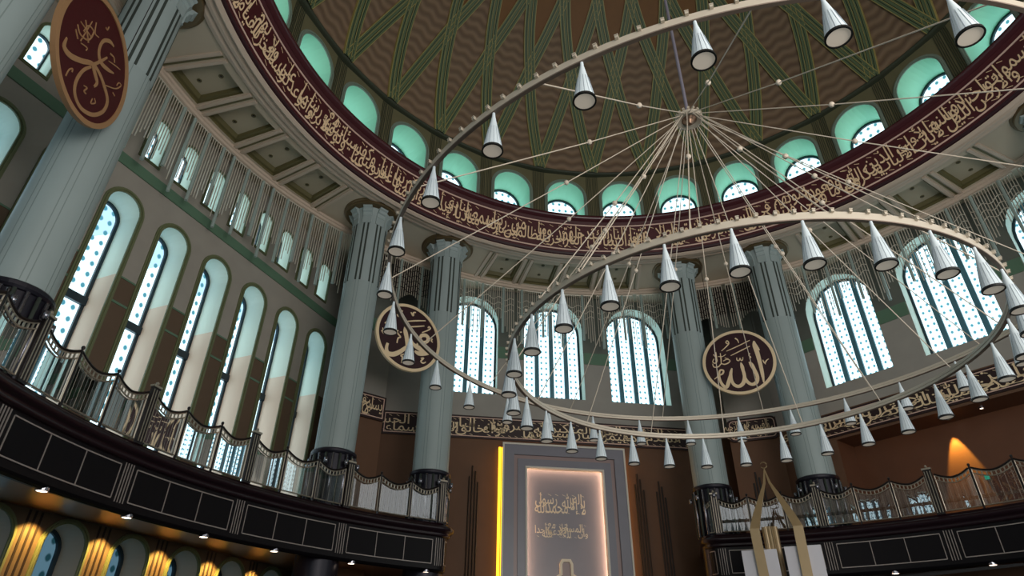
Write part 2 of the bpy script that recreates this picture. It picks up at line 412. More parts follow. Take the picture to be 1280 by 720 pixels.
# ------------------------------------------------------------------ dome, drum and inscription ring
SPH_Z, SPH_R = 20.0, 14.4
def SP(az, el, r=SPH_R): return Vector((r*cos(R(el))*cos(R(az)), r*cos(R(el))*sin(R(az)), SPH_Z+r*sin(R(el))))
ELN = [15.8, 36.9, 53.3, 66.5, 77.0]      # heights of the rib crossings
def build_dome():
    m = MB(); NA, els = 360, [15.8+(89.5-15.8)*k/60 for k in range(61)]
    for e in els:
        for a in range(NA): m.v.append(tuple(SP(a, e)))
    def ribs_dist(a, e):
        # which family cell: find row
        for r in range(4):
            if e < ELN[r+1]:
                f = (e-ELN[r])/(ELN[r+1]-ELN[r]); break
        else: return 0
        # ribs start at az 0+12k on even rows
        base = 0 if r % 2 == 0 else 6
        u = ((a-base) % 12)/12            # 0..1 between two nodes of the lower row
        lo = min(u, 1-u)                  # distance to a lower node
        inside_up = lo*2 < f              # region standing on a lower node (between its two ribs)
        return (r, inside_up)
    for i in range(60):
        for a in range(NA):
            e = (els[i]+els[i+1])/2; q = ribs_dist(a+.5, e); mi = 1
            if q:
                r, up = q
                if r == 0: mi = 0
                elif r == 1: mi = 1 if up else 0
                else: mi = 1
            m.f.append((i*NA+a, i*NA+(a+1) % NA, (i+1)*NA+(a+1) % NA, (i+1)*NA+a)); m.m.append(mi)
    dome = m.build('ceiling', ['dome_scale', 'dome_brown'], smooth=True)
    ul = dome.data.uv_layers.new(name='uv')
    for p in dome.data.polygons:
        for li in p.loop_indices:
            c = dome.data.vertices[dome.data.loops[li].vertex_index].co; a = math.atan2(c.y, c.x) % (2*pi)
            if a < 1e-5 and p.index % NA > 300: a = 2*pi
            ul.data[li].uv = (a*13.05, math.asin(min(1, (c.z-SPH_Z)/SPH_R))*14.4)
    tag(dome, 'large brown dome with a scale pattern crossed by green and yellow ribs', 'dome', kind='structure')
    seq = [(.03, 2, .13), (.085, 0, .12), (.03, 1, .07), (.055, 0, .12), (.025, 2, .13), (.02, 1, .07), (.11, 0, .10), (.02, 1, .07), (.025, 2, .13), (.055, 0, .12), (.03, 1, .07), (.085, 0, .12), (.03, 2, .13)]
    prof = [(-.30, 0.0)]; pm = [2]; w_ = -.30
    for q, mi_, h_ in seq: prof += [(w_, h_), (w_+q, h_)]; pm += [mi_, mi_]; w_ += q
    prof.append((.30, 0.0)); pm2 = [2]
    for q, mi_, h_ in seq: pm2 += [mi_, 1]
    pm2[-1] = 2
    for k in range(30):
        for sg in (1, -1):
            mb = MB(); pts = []
            for r in range(4):
                for q in range(8):
                    f = q/8; pts.append((12*k+sg*6*(r+f), ELN[r]+(ELN[r+1]-ELN[r])*f))
            pts.append((12*k+sg*24, ELN[4])); L = len(prof); base = .012 if sg > 0 else 0
            if not any(in_view(SP(a, e), 120) for a, e in pts[::4]): continue
            for i, (a, e) in enumerate(pts):
                a0, e0 = pts[max(i-1, 0)]; a1, e1 = pts[min(i+1, len(pts)-1)]
                T = (SP(a1, e1)-SP(a0, e0)).normalized(); N = -(SP(a, e)-Vector((0, 0, SPH_Z))).normalized(); S = T.cross(N)
                fade = 1 if e < 60 else .7
                for w, h in prof: mb.v.append(tuple(SP(a, e)+S*w*fade+N*(h+base-.01)))
            for i in range(len(pts)-1):
                for j in range(L-1):
                    mb.f.append((i*L+j, i*L+j+1, (i+1)*L+j+1, (i+1)*L+j)); mb.m.append(pm2[j])
            mb.build('rib', ['rib_green', 'rib_dark', 'rib_yellow'], dome)
    return dome
def build_drum():
    d = 14.05; root = E('wall_drum'); tag(root, 'olive drum wall under the dome pierced by a ring of arched windows', 'wall', kind='structure')
    halfw = d*math.tan(R(6)); m = MB(); tr = MB()
    for k in range(30):
        az = 90+12*k
        if not any(in_view(CY(az+q, d, 22), 200) for q in (-6, 0, 6)):
            plate(m, az, d, rect(-halfw, halfw, 20.3, 24.0)); continue
        A = arch(0, .98, 20.35, 23.25)
        plate(m, az, d, rect(-halfw, halfw, 20.3, 24.0), [A])
        for s in (-1.42, -1.34, -1.26, -1.18, 1.18, 1.26, 1.34, 1.42):
            slab(tr, az, d-.03, d+.01, rect(s-.012, s+.012, 20.4, 23.75))
    m.build('drum_shell', 'drum', root); tr.build('fluting', 'drum_line', root)
    m = MB(); m.lathe([(14.15, 23.96), (13.86, 23.95), (13.82, 23.90), (13.84, 23.84), (13.95, 23.80), (14.1, 23.78)], 180)
    m.build('cornice', 'drum_line', root, smooth=True)
    seen = [k for k in range(30) if in_view(CY(90+12*k, d, 22.3), 30)]
    seen.sort(key=lambda k: -((90+12*k) % 360 if (90+12*k) % 360 < 270 else (90+12*k) % 360-360))
    for n, k in enumerate(seen):
        window(90+12*k, 0, .98, 20.35, 23.25, d, 1.55, 'pane_drum', reveal='mint_deep', fw=.17, framemat='grey_arch', label='mint-lined arched window at the foot of the dome, %s from the left' % ORD[n])
def bend_text(mb, items, f, mi=0):
    for pts, fs in items: mb.add([f(u, v) for u, v in pts], fs, mi)
DOME_TEXT = ('إن في خلق السموات والأرض واختلاف الليل والنهار لآيات لأولي الألباب الذين يذكرون الله قياما وقعودا وعلى جنوبهم ويتفكرون في خلق السموات والأرض ربنا ما خلقت هذا باطلا سبحانك فقنا عذاب النار '
  'ربنا إنك من تدخل النار فقد أخزيته وما للظالمين من أنصار ربنا إننا سمعنا مناديا ينادي للإيمان أن آمنوا بربكم فآمنا ربنا فاغفر لنا ذنوبنا وكفر عنا سيئاتنا وتوفنا مع الأبرار ربنا وآتنا ما وعدتنا على رسلك ولا تخزنا يوم القيامة إنك لا تخلف الميعاد فاستجاب لهم ربهم أني لا أضيع عمل عامل منكم')
def build_ring():
    root = E('inscription_ring'); tag(root, 'maroon ring of gold calligraphy running round the foot of the dome', 'inscription band', kind='thing')
    p0, p1 = (14.0, 18.60), (13.60, 20.10)
    m = MB(); m.lathe([(14.06, 18.50), p0, p1, (13.50, 20.22)], 240); m.build('fascia_band', 'maroon', root, smooth=False)
    m = MB(); m.lathe([(13.50, 20.20), (13.36, 20.26), (13.29, 20.36), (13.30, 20.46), (13.40, 20.52), (13.7, 20.5), (14.2, 20.4)], 240)
    m.build('roll_moulding', 'maroon_roll', root, smooth=True)
    m = MB(); m.lathe([(14.12, 18.44), (14.02, 18.48), (13.99, 18.56), (14.02, 18.62)], 240); m.build('lower_lip', 'maroon_dark', root)
    for a, b in ((.06, .10), (.93, .97)):
        m = MB(); q = [(p0[0]+(p1[0]-p0[0])*t-o*.966, p0[1]+(p1[1]-p0[1])*t-o*.26) for t, o in ((a, .0), (a, .025), (b, .025), (b, 0))]
        m.lathe(q, 240); m.build('border_line', 'cream_line', root)
    # text starts past the right edge of the photograph and ends at the upper left
    az0, az1 = -4.0, 196.0; wd = R(az1-az0)*13.8; mb = MB()
    its = lettering(DOME_TEXT, wd, 1.22)
    def f(u, v):
        t = .13+v/1.553; a = az0+(az1-az0)*u/wd; return CY(a, p0[0]+(p1[0]-p0[0])*t-.02, p0[1]+(p1[1]-p0[1])*t)
    bend_text(mb, its, f); mb.build('inscription', 'gold_line', root)
    m = MB(); m.lathe([(14.06, 18.56), (14.10, 18.42), (14.24, 18.36), (14.32, 18.42), (14.34, 18.50), (14.48, 18.44), (14.60, 18.46), (14.64, 18.54), (14.80, 18.50), (14.92, 18.53), (14.98, 18.60)], 240)
    o = m.build('trim_1', 'moulding', smooth=False); tag(o, 'stepped cream moulding below the maroon inscription ring', 'moulding', kind='structure')
def coffer_poly(a0, a1, r0, r1):
    pts = []
    for k in range(5): a = a0+(a1-a0)*k/4; pts.append((a, r1))
    for k in range(5): a = a1+(a0-a1)*k/4; pts.append((a, r0))
    return pts
def build_soffit():
    Z = 18.6; holes = []; ribs = []; cof = []
    for c in (89.9, 148.7, 31.2, -28.5, 209.0):
        for k in range(4):
            a = c-14.2+7.1*k; cof.append((a+1.05, a+7.1-1.05))
        for k in range(5): ribs.append(c-14.2+7.1*k)
    def xy(p): return (p[1]*cos(R(p[0])), p[1]*sin(R(p[0])))
    hl = [[xy(p) for p in coffer_poly(a0, a1, 15.28, 17.30)] for a0, a1 in cof]
    outer = [xy((a, 21.5)) for a in range(0, 360, 3)]; inner = [xy((a, 14.97)) for a in range(0, 360, 2)]
    vs, fs = fill(outer, [inner]+hl); m = MB(); m.add([(x, y, Z) for x, y in vs], fs)
    root = m.build('ceiling', 'soffit'); tag(root, 'flat coffered ceiling between the dome ring and the walls', 'ceiling', kind='structure')
    for a0, a1 in cof:
        am = (a0+a1)/2
        if not any(in_view(CY(am+q, 16.3, Z), 150) for q in (-3, 0, 3)): 
            m = MB(); P = coffer_poly(a0, a1, 15.28, 17.30); m.add([(*xy(p), Z) for p in P], [tuple(range(10))]); m.build('coffer', 'coffer', root); continue
        m = MB(); P = coffer_poly(a0, a1, 15.28, 17.30); Q = coffer_poly(a0+.30, a1-.30, 15.38, 17.20); Q2 = coffer_poly(a0+.42, a1-.42, 15.44, 17.12)
        n = 10; m.add([(*xy(p), Z) for p in P]+[(*xy(p), Z+.12) for p in P]+[(*xy(p), Z+.14) for p in Q]+[(*xy(p), Z+.30) for p in Q2], [(i, (i+1) % n, n+(i+1) % n, n+i) for i in range(n)]+[(n+i, n+(i+1) % n, 2*n+(i+1) % n, 2*n+i) for i in range(n)]+[(2*n+i, 2*n+(i+1) % n, 3*n+(i+1) % n, 3*n+i) for i in range(n)], 0)
        m.add([(*xy(p), Z+.30) for p in Q2], [tuple(range(n))], 1); c = m.build('coffer', ['coffer_edge', 'coffer'], root)
        for r in (15.85, 16.75):
            mm = MB(); ctr = CY(am, r, 0); mm.lathe([(.05, Z+.28), (.07, Z+.27), (.09, Z+.28), (.09, Z+.30)], 12); 
            for i, v in enumerate(mm.v): mm.v[i] = (v[0]+ctr.x, v[1]+ctr.y, v[2])
            mm.add([(ctr.x+.045*cos(q), ctr.y+.045*sin(q), Z+.292) for q in [2*pi*t/10 for t in range(10)]], [tuple(range(10))], 1)
            mm.build('spotlight', ['coffer_edge', 'dark_slot'], c)
    for a in ribs:
        for da in (-.62, .62):
            m = MB(); rot = Matrix.Rotation(R(a), 3, 'Z'); p = CY(a, 16.28, Z-.035); off = rot @ Vector((0, da*.28, 0)); m.box(p+off, (2.45, .13, .07), 0, rot)
            m.build('ceiling_rib', 'moulding', root)
        m = MB(); rot = Matrix.Rotation(R(a), 3, 'Z'); m.box(CY(a, 16.28, Z-.004), (2.40, .07, .01), 0, rot); m.build('ceiling_groove', 'coffer_edge', root)
    m = MB(); m.lathe([(17.42, Z), (17.44, Z-.10), (17.50, Z-.12), (17.52, Z-.22), (17.60, Z-.24), (17.62, Z-.02)], 240); m.build('edge_moulding', 'moulding', root)
# ------------------------------------------------------------------ walls
def build_walls():
    D = 18.2
    def wroot(name, label): r = E(name); tag(r, label, 'wall', kind='structure'); return r
    # front (niche) wall
    r = wroot('wall_front', 'wall of the prayer niche, grey plaster above and brown stone below'); m = MB()
    arches = [arch(s, 1.58, 12.5, 18.1) for s in (-4.55, 0, 4.55)]
    plate(m, 90, D, rect(-9.5, 9.5, -1.6, 18.6), arches); m.build('wall_face', 'wall_front_mat', r)
    m = MB()
    for a, b in ((-9.4, -6.16), (-2.94, -1.61), (1.61, 2.94), (6.16, 9.4)): slab(m, 90, D-.04, D+.01, rect(a, b, 14.5, 15.15))
    m.build('green_course', 'green_trim', r)
    for s, n in ((-4.55, 'left'), (0, 'middle'), (4.55, 'right')):
        window(90, s, 1.58, 12.5, 18.1, D, .8, 'pane_big', mull=3, reveal='mint', skipframe=True, label='%s of the three tall arched windows above the prayer niche' % n)
    # right wall over an open gallery
    r = wroot('wall_right', 'right-hand wall above the gallery, grey plaster over a dark lintel'); m = MB(); sh = -.28
    arches = [arch(s+sh, 1.58, 12.4, 18.0) for s in (-4.55, 0, 4.55)]
    plate(m, 30, D, rect(-9.5, 9.5, 9.9, 18.6), arches); plate(m, 30, D, rect(-9.5, -6.6, -1.6, 9.9)); plate(m, 30, D, rect(6.4, 9.5, -1.6, 9.9))
    plate(m, 30, D, rect(-6.4, 6.4, -1.6, 3.9)); m.build('wall_face', 'wall_front_mat', r)
    m = MB(); q = [PW(30, s, d, 9.9) for s, d in ((-6.6, D), (6.4, D), (6.4, 19.8), (-6.6, 19.8))]; m.add(q, [(0, 1, 2, 3)])
    m.add([PW(30, s, d, z) for s, d in ((-6.6, D), (-6.6, 19.8)) for z in (3.9, 9.9)], [(0, 1, 3, 2)]); m.add([PW(30, s, d, z) for s, d in ((6.4, D), (6.4, 19.8)) for z in (3.9, 9.9)], [(0, 1, 3, 2)])
    plate(m, 30, 19.8, rect(-6.6, 6.4, 3.9, 9.9)); m.build('gallery_recess', 'brown_panel', r)
    m = MB()
    for a, b in ((-9.4, -6.16), (-2.94, -1.61), (1.61, 2.94), (6.16, 9.4)): slab(m, 30, D-.04, D+.01, rect(a+sh, b+sh, 14.5, 15.15))
    m.build('green_course', 'green_trim', r)
    for s, n in ((-4.55, 'leftmost'), (0, 'middle'), (4.55, 'rightmost')):
        window(30, s+sh, 1.58, 12.4, 18.0, D, .8, 'pane_big', mull=3, reveal='mint', skipframe=True, label='%s tall arched window in the wall on the right' % n)
    # left wall
    r = wroot('wall_left', 'left wall of tall narrow arched windows with a green course'); m = MB(); sh = -.33
    tall = [arch(sh+2.11*k, .60, 5.5, 14.12) for k in range(-4, 5)]; small = [arch(-.85+1.43*k, .36, 15.85, 17.7, 8) for k in range(-5, 7)]; low = [arch(sh+2.11*k, .60, -1.5, 3.82) for k in range(-4, 5)]
    plate(m, 150, D, rect(-9.5, 9.6, -1.6, 18.6), tall+small+low); m.build('wall_face', 'wall_left_mat', r)
    m = MB(); slab(m, 150, D-.05, D+.01, rect(-9.4, 9.5, 15.0, 15.42)); m.build('green_course', 'green_trim', r)
    m = MB(); g = MB()
    for k in range(-4, 4):
        c = sh+2.11*(k+.5); slab(m, 150, D-.02, D+.01, rect(c-.33, c+.33, 10.36, 10.44)); slab(m, 150, D-.02, D+.01, rect(c-.33, c+.33, 11.26, 11.32))
        for q in (-.17, 0, .17): slab(g, 150, D-.012, D+.01, rect(c+q-.03, c+q+.03, -1.5, 3.95))
    m.build('string_course', 'green_trim', r); g.build('pier_grooves', 'pier_groove', r)
    vis = [k for k in range(-4, 5)]
    for n, k in enumerate(vis):
        window(150, sh+2.11*k, .60, 5.5, 14.12, D, 1.0, 'pane_tall', bars=(10.4,), reveal='mint', fw=.16, label='tall narrow arched window above the left balcony, %s from the left' % ORD[n])
        window(150, sh+2.11*k, .60, -1.5, 3.82, D, 1.0, 'pane_low', bars=(), reveal='frame_rose', fw=.13, label='arched window under the left balcony, %s from the left' % ORD[n])
    for n, k in enumerate(range(-5, 7)):
        window(150, -.85+1.43*k, .36, 15.85, 17.7, D, .7, 'pane_tall', mull=0, reveal='mint', fw=.09, label='small arched window under the ceiling of the left wall, %s from the left' % ORD[n])
    r = wroot('wall_back', 'rear left wall with large barred windows, seen only as reflections in the railing glass'); m = MB()
    big = [arch(s, 1.25, 8.6, 13.6) for s in (-6.2, -2.1, 2.1, 6.2)]
    plate(m, 209, D, rect(-9.0, 9.0, -1.6, 18.6), big); m.build('wall_face', 'wall_left_mat', r)
    for n, s in enumerate((-6.2, -2.1, 2.1, 6.2)):
        window(209, s, 1.25, 8.6, 13.6, D, .5, 'pane_big', mull=2, bars=(10.6,), reveal='mint', skipframe=True, label='barred arched window of the rear wall, %s from the left' % ORD[n])
    # corner piers behind the column pairs
    for th, nm, lb in ((119.9, 'wall_corner_left', 'narrow corner pier behind the pair of columns left of the niche'), (60.4, 'wall_corner_right', 'narrow corner pier behind the pair of columns right of the niche'), (179.6, 'wall_corner_near', 'narrow corner pier behind the nearest columns'), (.5, 'wall_corner_far', 'narrow corner pier behind the columns at the right edge')):
        o = E(nm); tag(o, lb, 'wall', kind='structure'); m = MB(); slab(m, th, 18.6, 20.6, rect(-1.12, 1.12, -1.6, 18.6)); m.build('wall_face', 'wall_front_mat', o)
        m = MB(); slab(m, th, 18.54, 18.62, rect(-1.14, 1.14, 14.5, 15.15)); m.build('green_course', 'green_trim', o)
    m = MB(); m.add([(22, -26, -1.6), (22, 24, -1.6), (-22, 24, -1.6), (-22, -26, -1.6)], [(0, 1, 2, 3)]); o = m.build('floor', 'floor_carpet'); tag(o, 'patterned teal carpet floor of the prayer hall', 'floor', kind='structure')
TEXT_LEFT = 'والأرض وهو العزيز الحكيم'
TEXT_CORNER_L = 'يسبح له ما في السموات'
TEXT_FRONT = 'الملك القدوس السلام المؤمن المهيمن العزيز الجبار المتكبر سبحان الله عما يشركون هو الله الخالق البارئ المصور له الأسماء الحسنى'
TEXT_CORNER_R = 'عالم الغيب والشهادة هو الرحمن الرحيم'
TEXT_RIGHT = 'لو أنزلنا هذا القرآن على جبل لرأيته خاشعا متصدعا من خشية الله وتلك الأمثال نضربها للناس لعلهم يتفكرون'
def build_boards():
    def board(th, d, s0, s1, z0, z1, text, label, rnd=.0):
        root = E('calligraphy_board', PW(th, (s0+s1)/2, d, z0)); inv = Matrix.Translation(-root.location); tag(root, label, 'calligraphy board', 'calligraphy boards along the walls')
        def rr(a, b, c, e, q):
            if q <= 0: return rect(a, b, c, e)
            P = []
            for cx, cy, t0 in ((b-q, c+q, -90), (b-q, e-q, 0), (a+q, e-q, 90), (a+q, c+q, 180)):
                for k in range(4): t = R(t0+30*k); P.append((cx+q*cos(t), cy+q*sin(t)))
            return P
        m = MB(); slab(m, th, d-.08, d, rr(s0, s1, z0, z1, rnd)); o = m.build('backing', 'board'); o.data.transform(inv); o.parent = root
        m = MB(); L = rr(s0+.09, s1-.09, z0+.09, z1-.09, rnd*.8); band_loop(m, th, L, -.035, 0, d-.105, d-.08); o = m.build('border_line', 'cream_line'); o.data.transform(inv); o.parent = root
        w = s1-s0-.34; its = lettering(text, w, z1-z0-.26); m = MB()
        bend_text(m, its, lambda u, v: PW(th, s1-.17-u, d-.10, z0+.13+v)); o = m.build('inscription', 'cream'); o.data.transform(inv); o.parent = root
    board(90, 18.2, -8.4, 8.4, 10.15, 11.28, TEXT_FRONT, 'long dark board of cream calligraphy above the prayer niche')
    board(30, 18.2, -8.4, 8.4, 10.02, 11.12, TEXT_RIGHT, 'long dark board of cream calligraphy on the right-hand wall above the gallery')
    board(119.9, 18.54, -1.12, 1.12, 10.15, 11.28, TEXT_CORNER_L, 'short board of cream calligraphy between the two columns left of the niche')
    board(60.4, 18.54, -1.12, 1.12, 10.12, 11.22, TEXT_CORNER_R, 'short rounded board of cream calligraphy between the two columns right of the niche', .22)
# ------------------------------------------------------------------ columns
def build_columns():
    ZB = 5.35
    def flute(depth, wdt, lines):
        def rf(r, z, a):
            q = (math.degrees(a) % 45)
            for c in lines:
                if abs(q-c) < wdt: return r-depth
            return r
        return rf
    root = E('fluted_column'); tag(root, '', 'column', 'pale green fluted columns round the hall', 'thing')
    # shaft with fine paired lines
    n = 180; m = MB(); a = [2*pi*k/n for k in range(n)]
    m.lathe([(.73, 7.30), (.73, 14.65)], n, rf=flute(.0, 1, (18, 27))); sh = m.build('shaft', 'column_stone', root, smooth=True)
    m = MB()
    for k in range(8):
        for o in (17.5, 27.5):
            t = R(45*k+o); rot = Matrix.Rotation(t, 3, 'Z'); m.box((.728*cos(t), .728*sin(t), 11.0), (.012, .022, 7.2), 0, rot)
    m.build('shaft_line', 'column_line', root)
    m = MB(); m.lathe([(.73, 14.60), (.745, 14.65), (.745, 17.55)], n, rf=flute(.0, 1, (18, 27))); m.build('upper_shaft', 'column_stone', root, smooth=True)
    m = MB()
    for k in range(8):
        for o in (15.5, 29.5):
            t = R(45*k+o); rot = Matrix.Rotation(t, 3, 'Z'); m.box((.73*cos(t), .73*sin(t), 16.15), (.05, .075, 3.1), 0, rot)
    m.build('reeding', 'column_groove', root)
    # capital: eight scrolled brackets under a bronze disc
    cap = E('capital', parent=root)
    m = MB(); m.lathe([(.745, 17.5), (.75, 18.0), (.78, 18.2), (.84, 18.34), (.86, 18.46)], 64); m.build('bell', 'column_stone', cap, smooth=True)
    m = MB(); m.lathe([(.84, 18.42), (1.16, 18.42), (1.20, 18.46), (1.20, 18.52), (1.27, 18.55), (1.28, 18.60)], 64); m.build('rim', 'bronze', cap)
    for k in range(8):
        t = R(45*k+22.5); rot = Matrix.Rotation(t, 3, 'Z'); m = MB()
        prof = [(.70, 17.60), (.765, 17.62), (.77, 17.98), (.80, 18.0), (.80, 18.04), (.79, 18.06), (.83, 18.16), (.90, 18.20), (.93, 18.32), (1.0, 18.36), (1.03, 18.44), (.70, 18.44)]
        for y in (-.20, .20): 
            for x, z in prof: m.v.append(tuple(rot @ Vector((x, y, 0))+Vector((0, 0, z))))
        L = len(prof); m.f = [tuple(range(L)), tuple(range(2*L-1, L-1, -1))]+[(i, (i+1) % L, L+(i+1) % L, L+i) for i in range(L)]; m.m = [0]*len(m.f)
        m.build('bracket', 'column_stone', cap)
    # dark metal base with upright tubes and small lamp cups
    b = E('base', parent=root)
    m = MB(); m.lathe([(.76, ZB), (.76, 7.16), (.80, 7.18), (.83, 7.24), (.83, 7.32), (.80, 7.36), (.72, 7.36)], 48); m.build('drum', 'black_metal', b, smooth=False)
    for k in range(20):
        t = 2*pi*k/20; m = MB(); m.tube([(.81*cos(t), .81*sin(t), ZB), (.81*cos(t), .81*sin(t), 7.16)], .045, 8); m.build('tube', 'chrome' if k % 2 else 'column_groove', b, smooth=True)
    for k in range(8):
        t = 2*pi*(k+.5)/8; m = MB(); m.tube([(.93*cos(t), .93*sin(t), 6.75), (.93*cos(t), .93*sin(t), 6.93)], .07, 10); m.build('lamp_cup', 'chrome', b, smooth=True)
    m = MB(); m.lathe([(.80, -1.6), (.80, -1.0), (.74, -.9), (.74, ZB)], 48); m.build('lower_shaft', 'black_metal', root, smooth=True)
    first = True
    for az, lb in ((172.0, 'near column at the left with the large oval medallion beside it'), (187.4, 'nearest column, cut off by the upper left corner of the photo'), (127.4, 'left column of the pair left of the prayer niche'), (112.3, 'right column of the pair left of the prayer niche'),
                   (68.0, 'left column of the pair right of the prayer niche'), (52.9, 'right column of the pair right of the prayer niche'), (7.6, 'column at the right edge, only its capital showing')):
        c = root if first else copy_tree(root); first = False
        c.location = CY(az, 15.85, 0); c.rotation_euler = (0, 0, R(az)+R(22.5)); c['label'] = 'pale green '+lb
def ribbon(mb, pts, f, lift):
    """a pen stroke of changing width through the given points"""
    P = []; n = len(pts)
    for i in range(n-1):
        p0, p1, p2, p3 = pts[max(i-1, 0)], pts[i], pts[i+1], pts[min(i+2, n-1)]
        for q in range(5):
            t = q/5; P.append(tuple(.5*((2*p1[k])+(-p0[k]+p2[k])*t+(2*p0[k]-5*p1[k]+4*p2[k]-p3[k])*t*t+(-p0[k]+3*p1[k]-3*p2[k]+p3[k])*t**3) for k in range(3)))
    P.append(pts[-1]); vs = []
    for i, (x, y, w) in enumerate(P):
        a, b = P[max(i-1, 0)], P[min(i+1, len(P)-1)]; dx, dy = b[0]-a[0], b[1]-a[1]; l = math.hypot(dx, dy) or 1; nx, ny = -dy/l*w/2, dx/l*w/2
        vs += [f(x+nx, y+ny, lift), f(x-nx, y-ny, lift), f(x+nx, y+ny, 0), f(x-nx, y-ny, 0)]
    fs = []
    for i in range(len(P)-1):
        a, b = i*4, (i+1)*4; fs += [(a, a+1, b+1, b), (a, b, b+2, a+2), (a+1, a+3, b+3, b+1)]
    mb.add(vs, fs)
MEDALLION_RIGHT = [[(0.81, 0.9, 0.052), (0.81, 0.67, 0.156), (0.85, 0.27, 0.156), (0.87, -0.28, 0.135), (0.87, -0.76, 0.114), (0.85, -1.15, 0.042)], [(0.81, 0.9, 0.031), (0.87, 0.61, 0.104), (0.97, 0.41, 0.031)], [(0.42, -0.08, 0.031), (0.5, -0.22, 0.135), (0.58, -0.5, 0.125), (0.64, -0.83, 0.125), (0.56, -1.08, 0.135), (0.37, -1.16, 0.114), (0.21, -1.04, 0.114), (0.12, -0.8, 0.104), (0.11, -0.53, 0.104), (0.1, -0.26, 0.125), (0.08, -0.06, 0.042)], [(0.1, -0.26, 0.083), (0.12, -0.7, 0.114), (0.02, -1.03, 0.135), (-0.19, -1.17, 0.125), (-0.38, -1.06, 0.114), (-0.45, -0.82, 0.104), (-0.43, -0.5, 0.104), (-0.34, -0.27, 0.042)], [(-0.34, -0.27, 0.042), (-0.44, -0.55, 0.104), (-0.59, -0.91, 0.135), (-0.73, -1.14, 0.114), (-0.88, -0.97, 0.104), (-0.94, -0.69, 0.083), (-0.92, -0.42, 0.073), (-0.84, -0.28, 0.062), (-0.72, -0.33, 0.062), (-0.78, -0.47, 0.062), (-0.94, -0.53, 0.042), (-1.17, -0.68, 0.026)], [(-0.44, 0.6, 0.026), (0.1, 0.77, 0.036), (0.65, 0.97, 0.026)], [(-0.29, 0.35, 0.026), (0.15, 0.51, 0.036), (0.6, 0.68, 0.026)], [(-0.65, 0.65, 0.026), (-0.43, 0.81, 0.036), (-0.27, 0.97, 0.042), (-0.32, 1.12, 0.036), (-0.39, 1.03, 0.036), (-0.3, 0.94, 0.031)], [(0.04, 1.18, 0.047), (0.13, 1.08, 0.042), (0.16, 0.91, 0.021)], [(-0.05, 0.21, 0.031), (-0.06, 0.09, 0.036), (0.02, 0.05, 0.031), (0.08, 0.16, 0.031), (0.11, 0.04, 0.036), (0.18, 0.07, 0.031), (0.21, 0.19, 0.026)], [(1.01, -0.08, 0.031), (1.06, -0.24, 0.047), (1.17, -0.12, 0.042), (1.27, -0.07, 0.026)], [(1.06, -0.24, 0.042), (1.09, -0.31, 0.021)], [(0.53, 0.33, 0.047), (0.48, 0.23, 0.042), (0.54, 0.13, 0.036), (0.46, 0.09, 0.016)], [(-0.9, 0.63, 0.031), (-0.91, 0.41, 0.042), (-0.92, 0.19, 0.031)], [(-1.03, 0.54, 0.026), (-0.91, 0.24, 0.042), (-1.01, 0.09, 0.042), (-1.11, 0.17, 0.031), (-1.04, 0.31, 0.026)], [(-0.72, 0.55, 0.026), (-0.73, 0.27, 0.042), (-0.76, 0.02, 0.031)], [(-1.13, 0.08, 0.031), (-1.09, -0.09, 0.042), (-0.9, -0.1, 0.042), (-0.76, 0.02, 0.036), (-0.62, -0.03, 0.042), (-0.44, 0.02, 0.042), (-0.36, 0.12, 0.031), (-0.48, 0.2, 0.031), (-0.65, 0.14, 0.031)], [(-0.56, 0.29, 0.026), (-0.41, 0.2, 0.031)], [(-0.84, 0.4, 0.026), (-0.65, 0.37, 0.026), (-0.49, 0.45, 0.021)]]
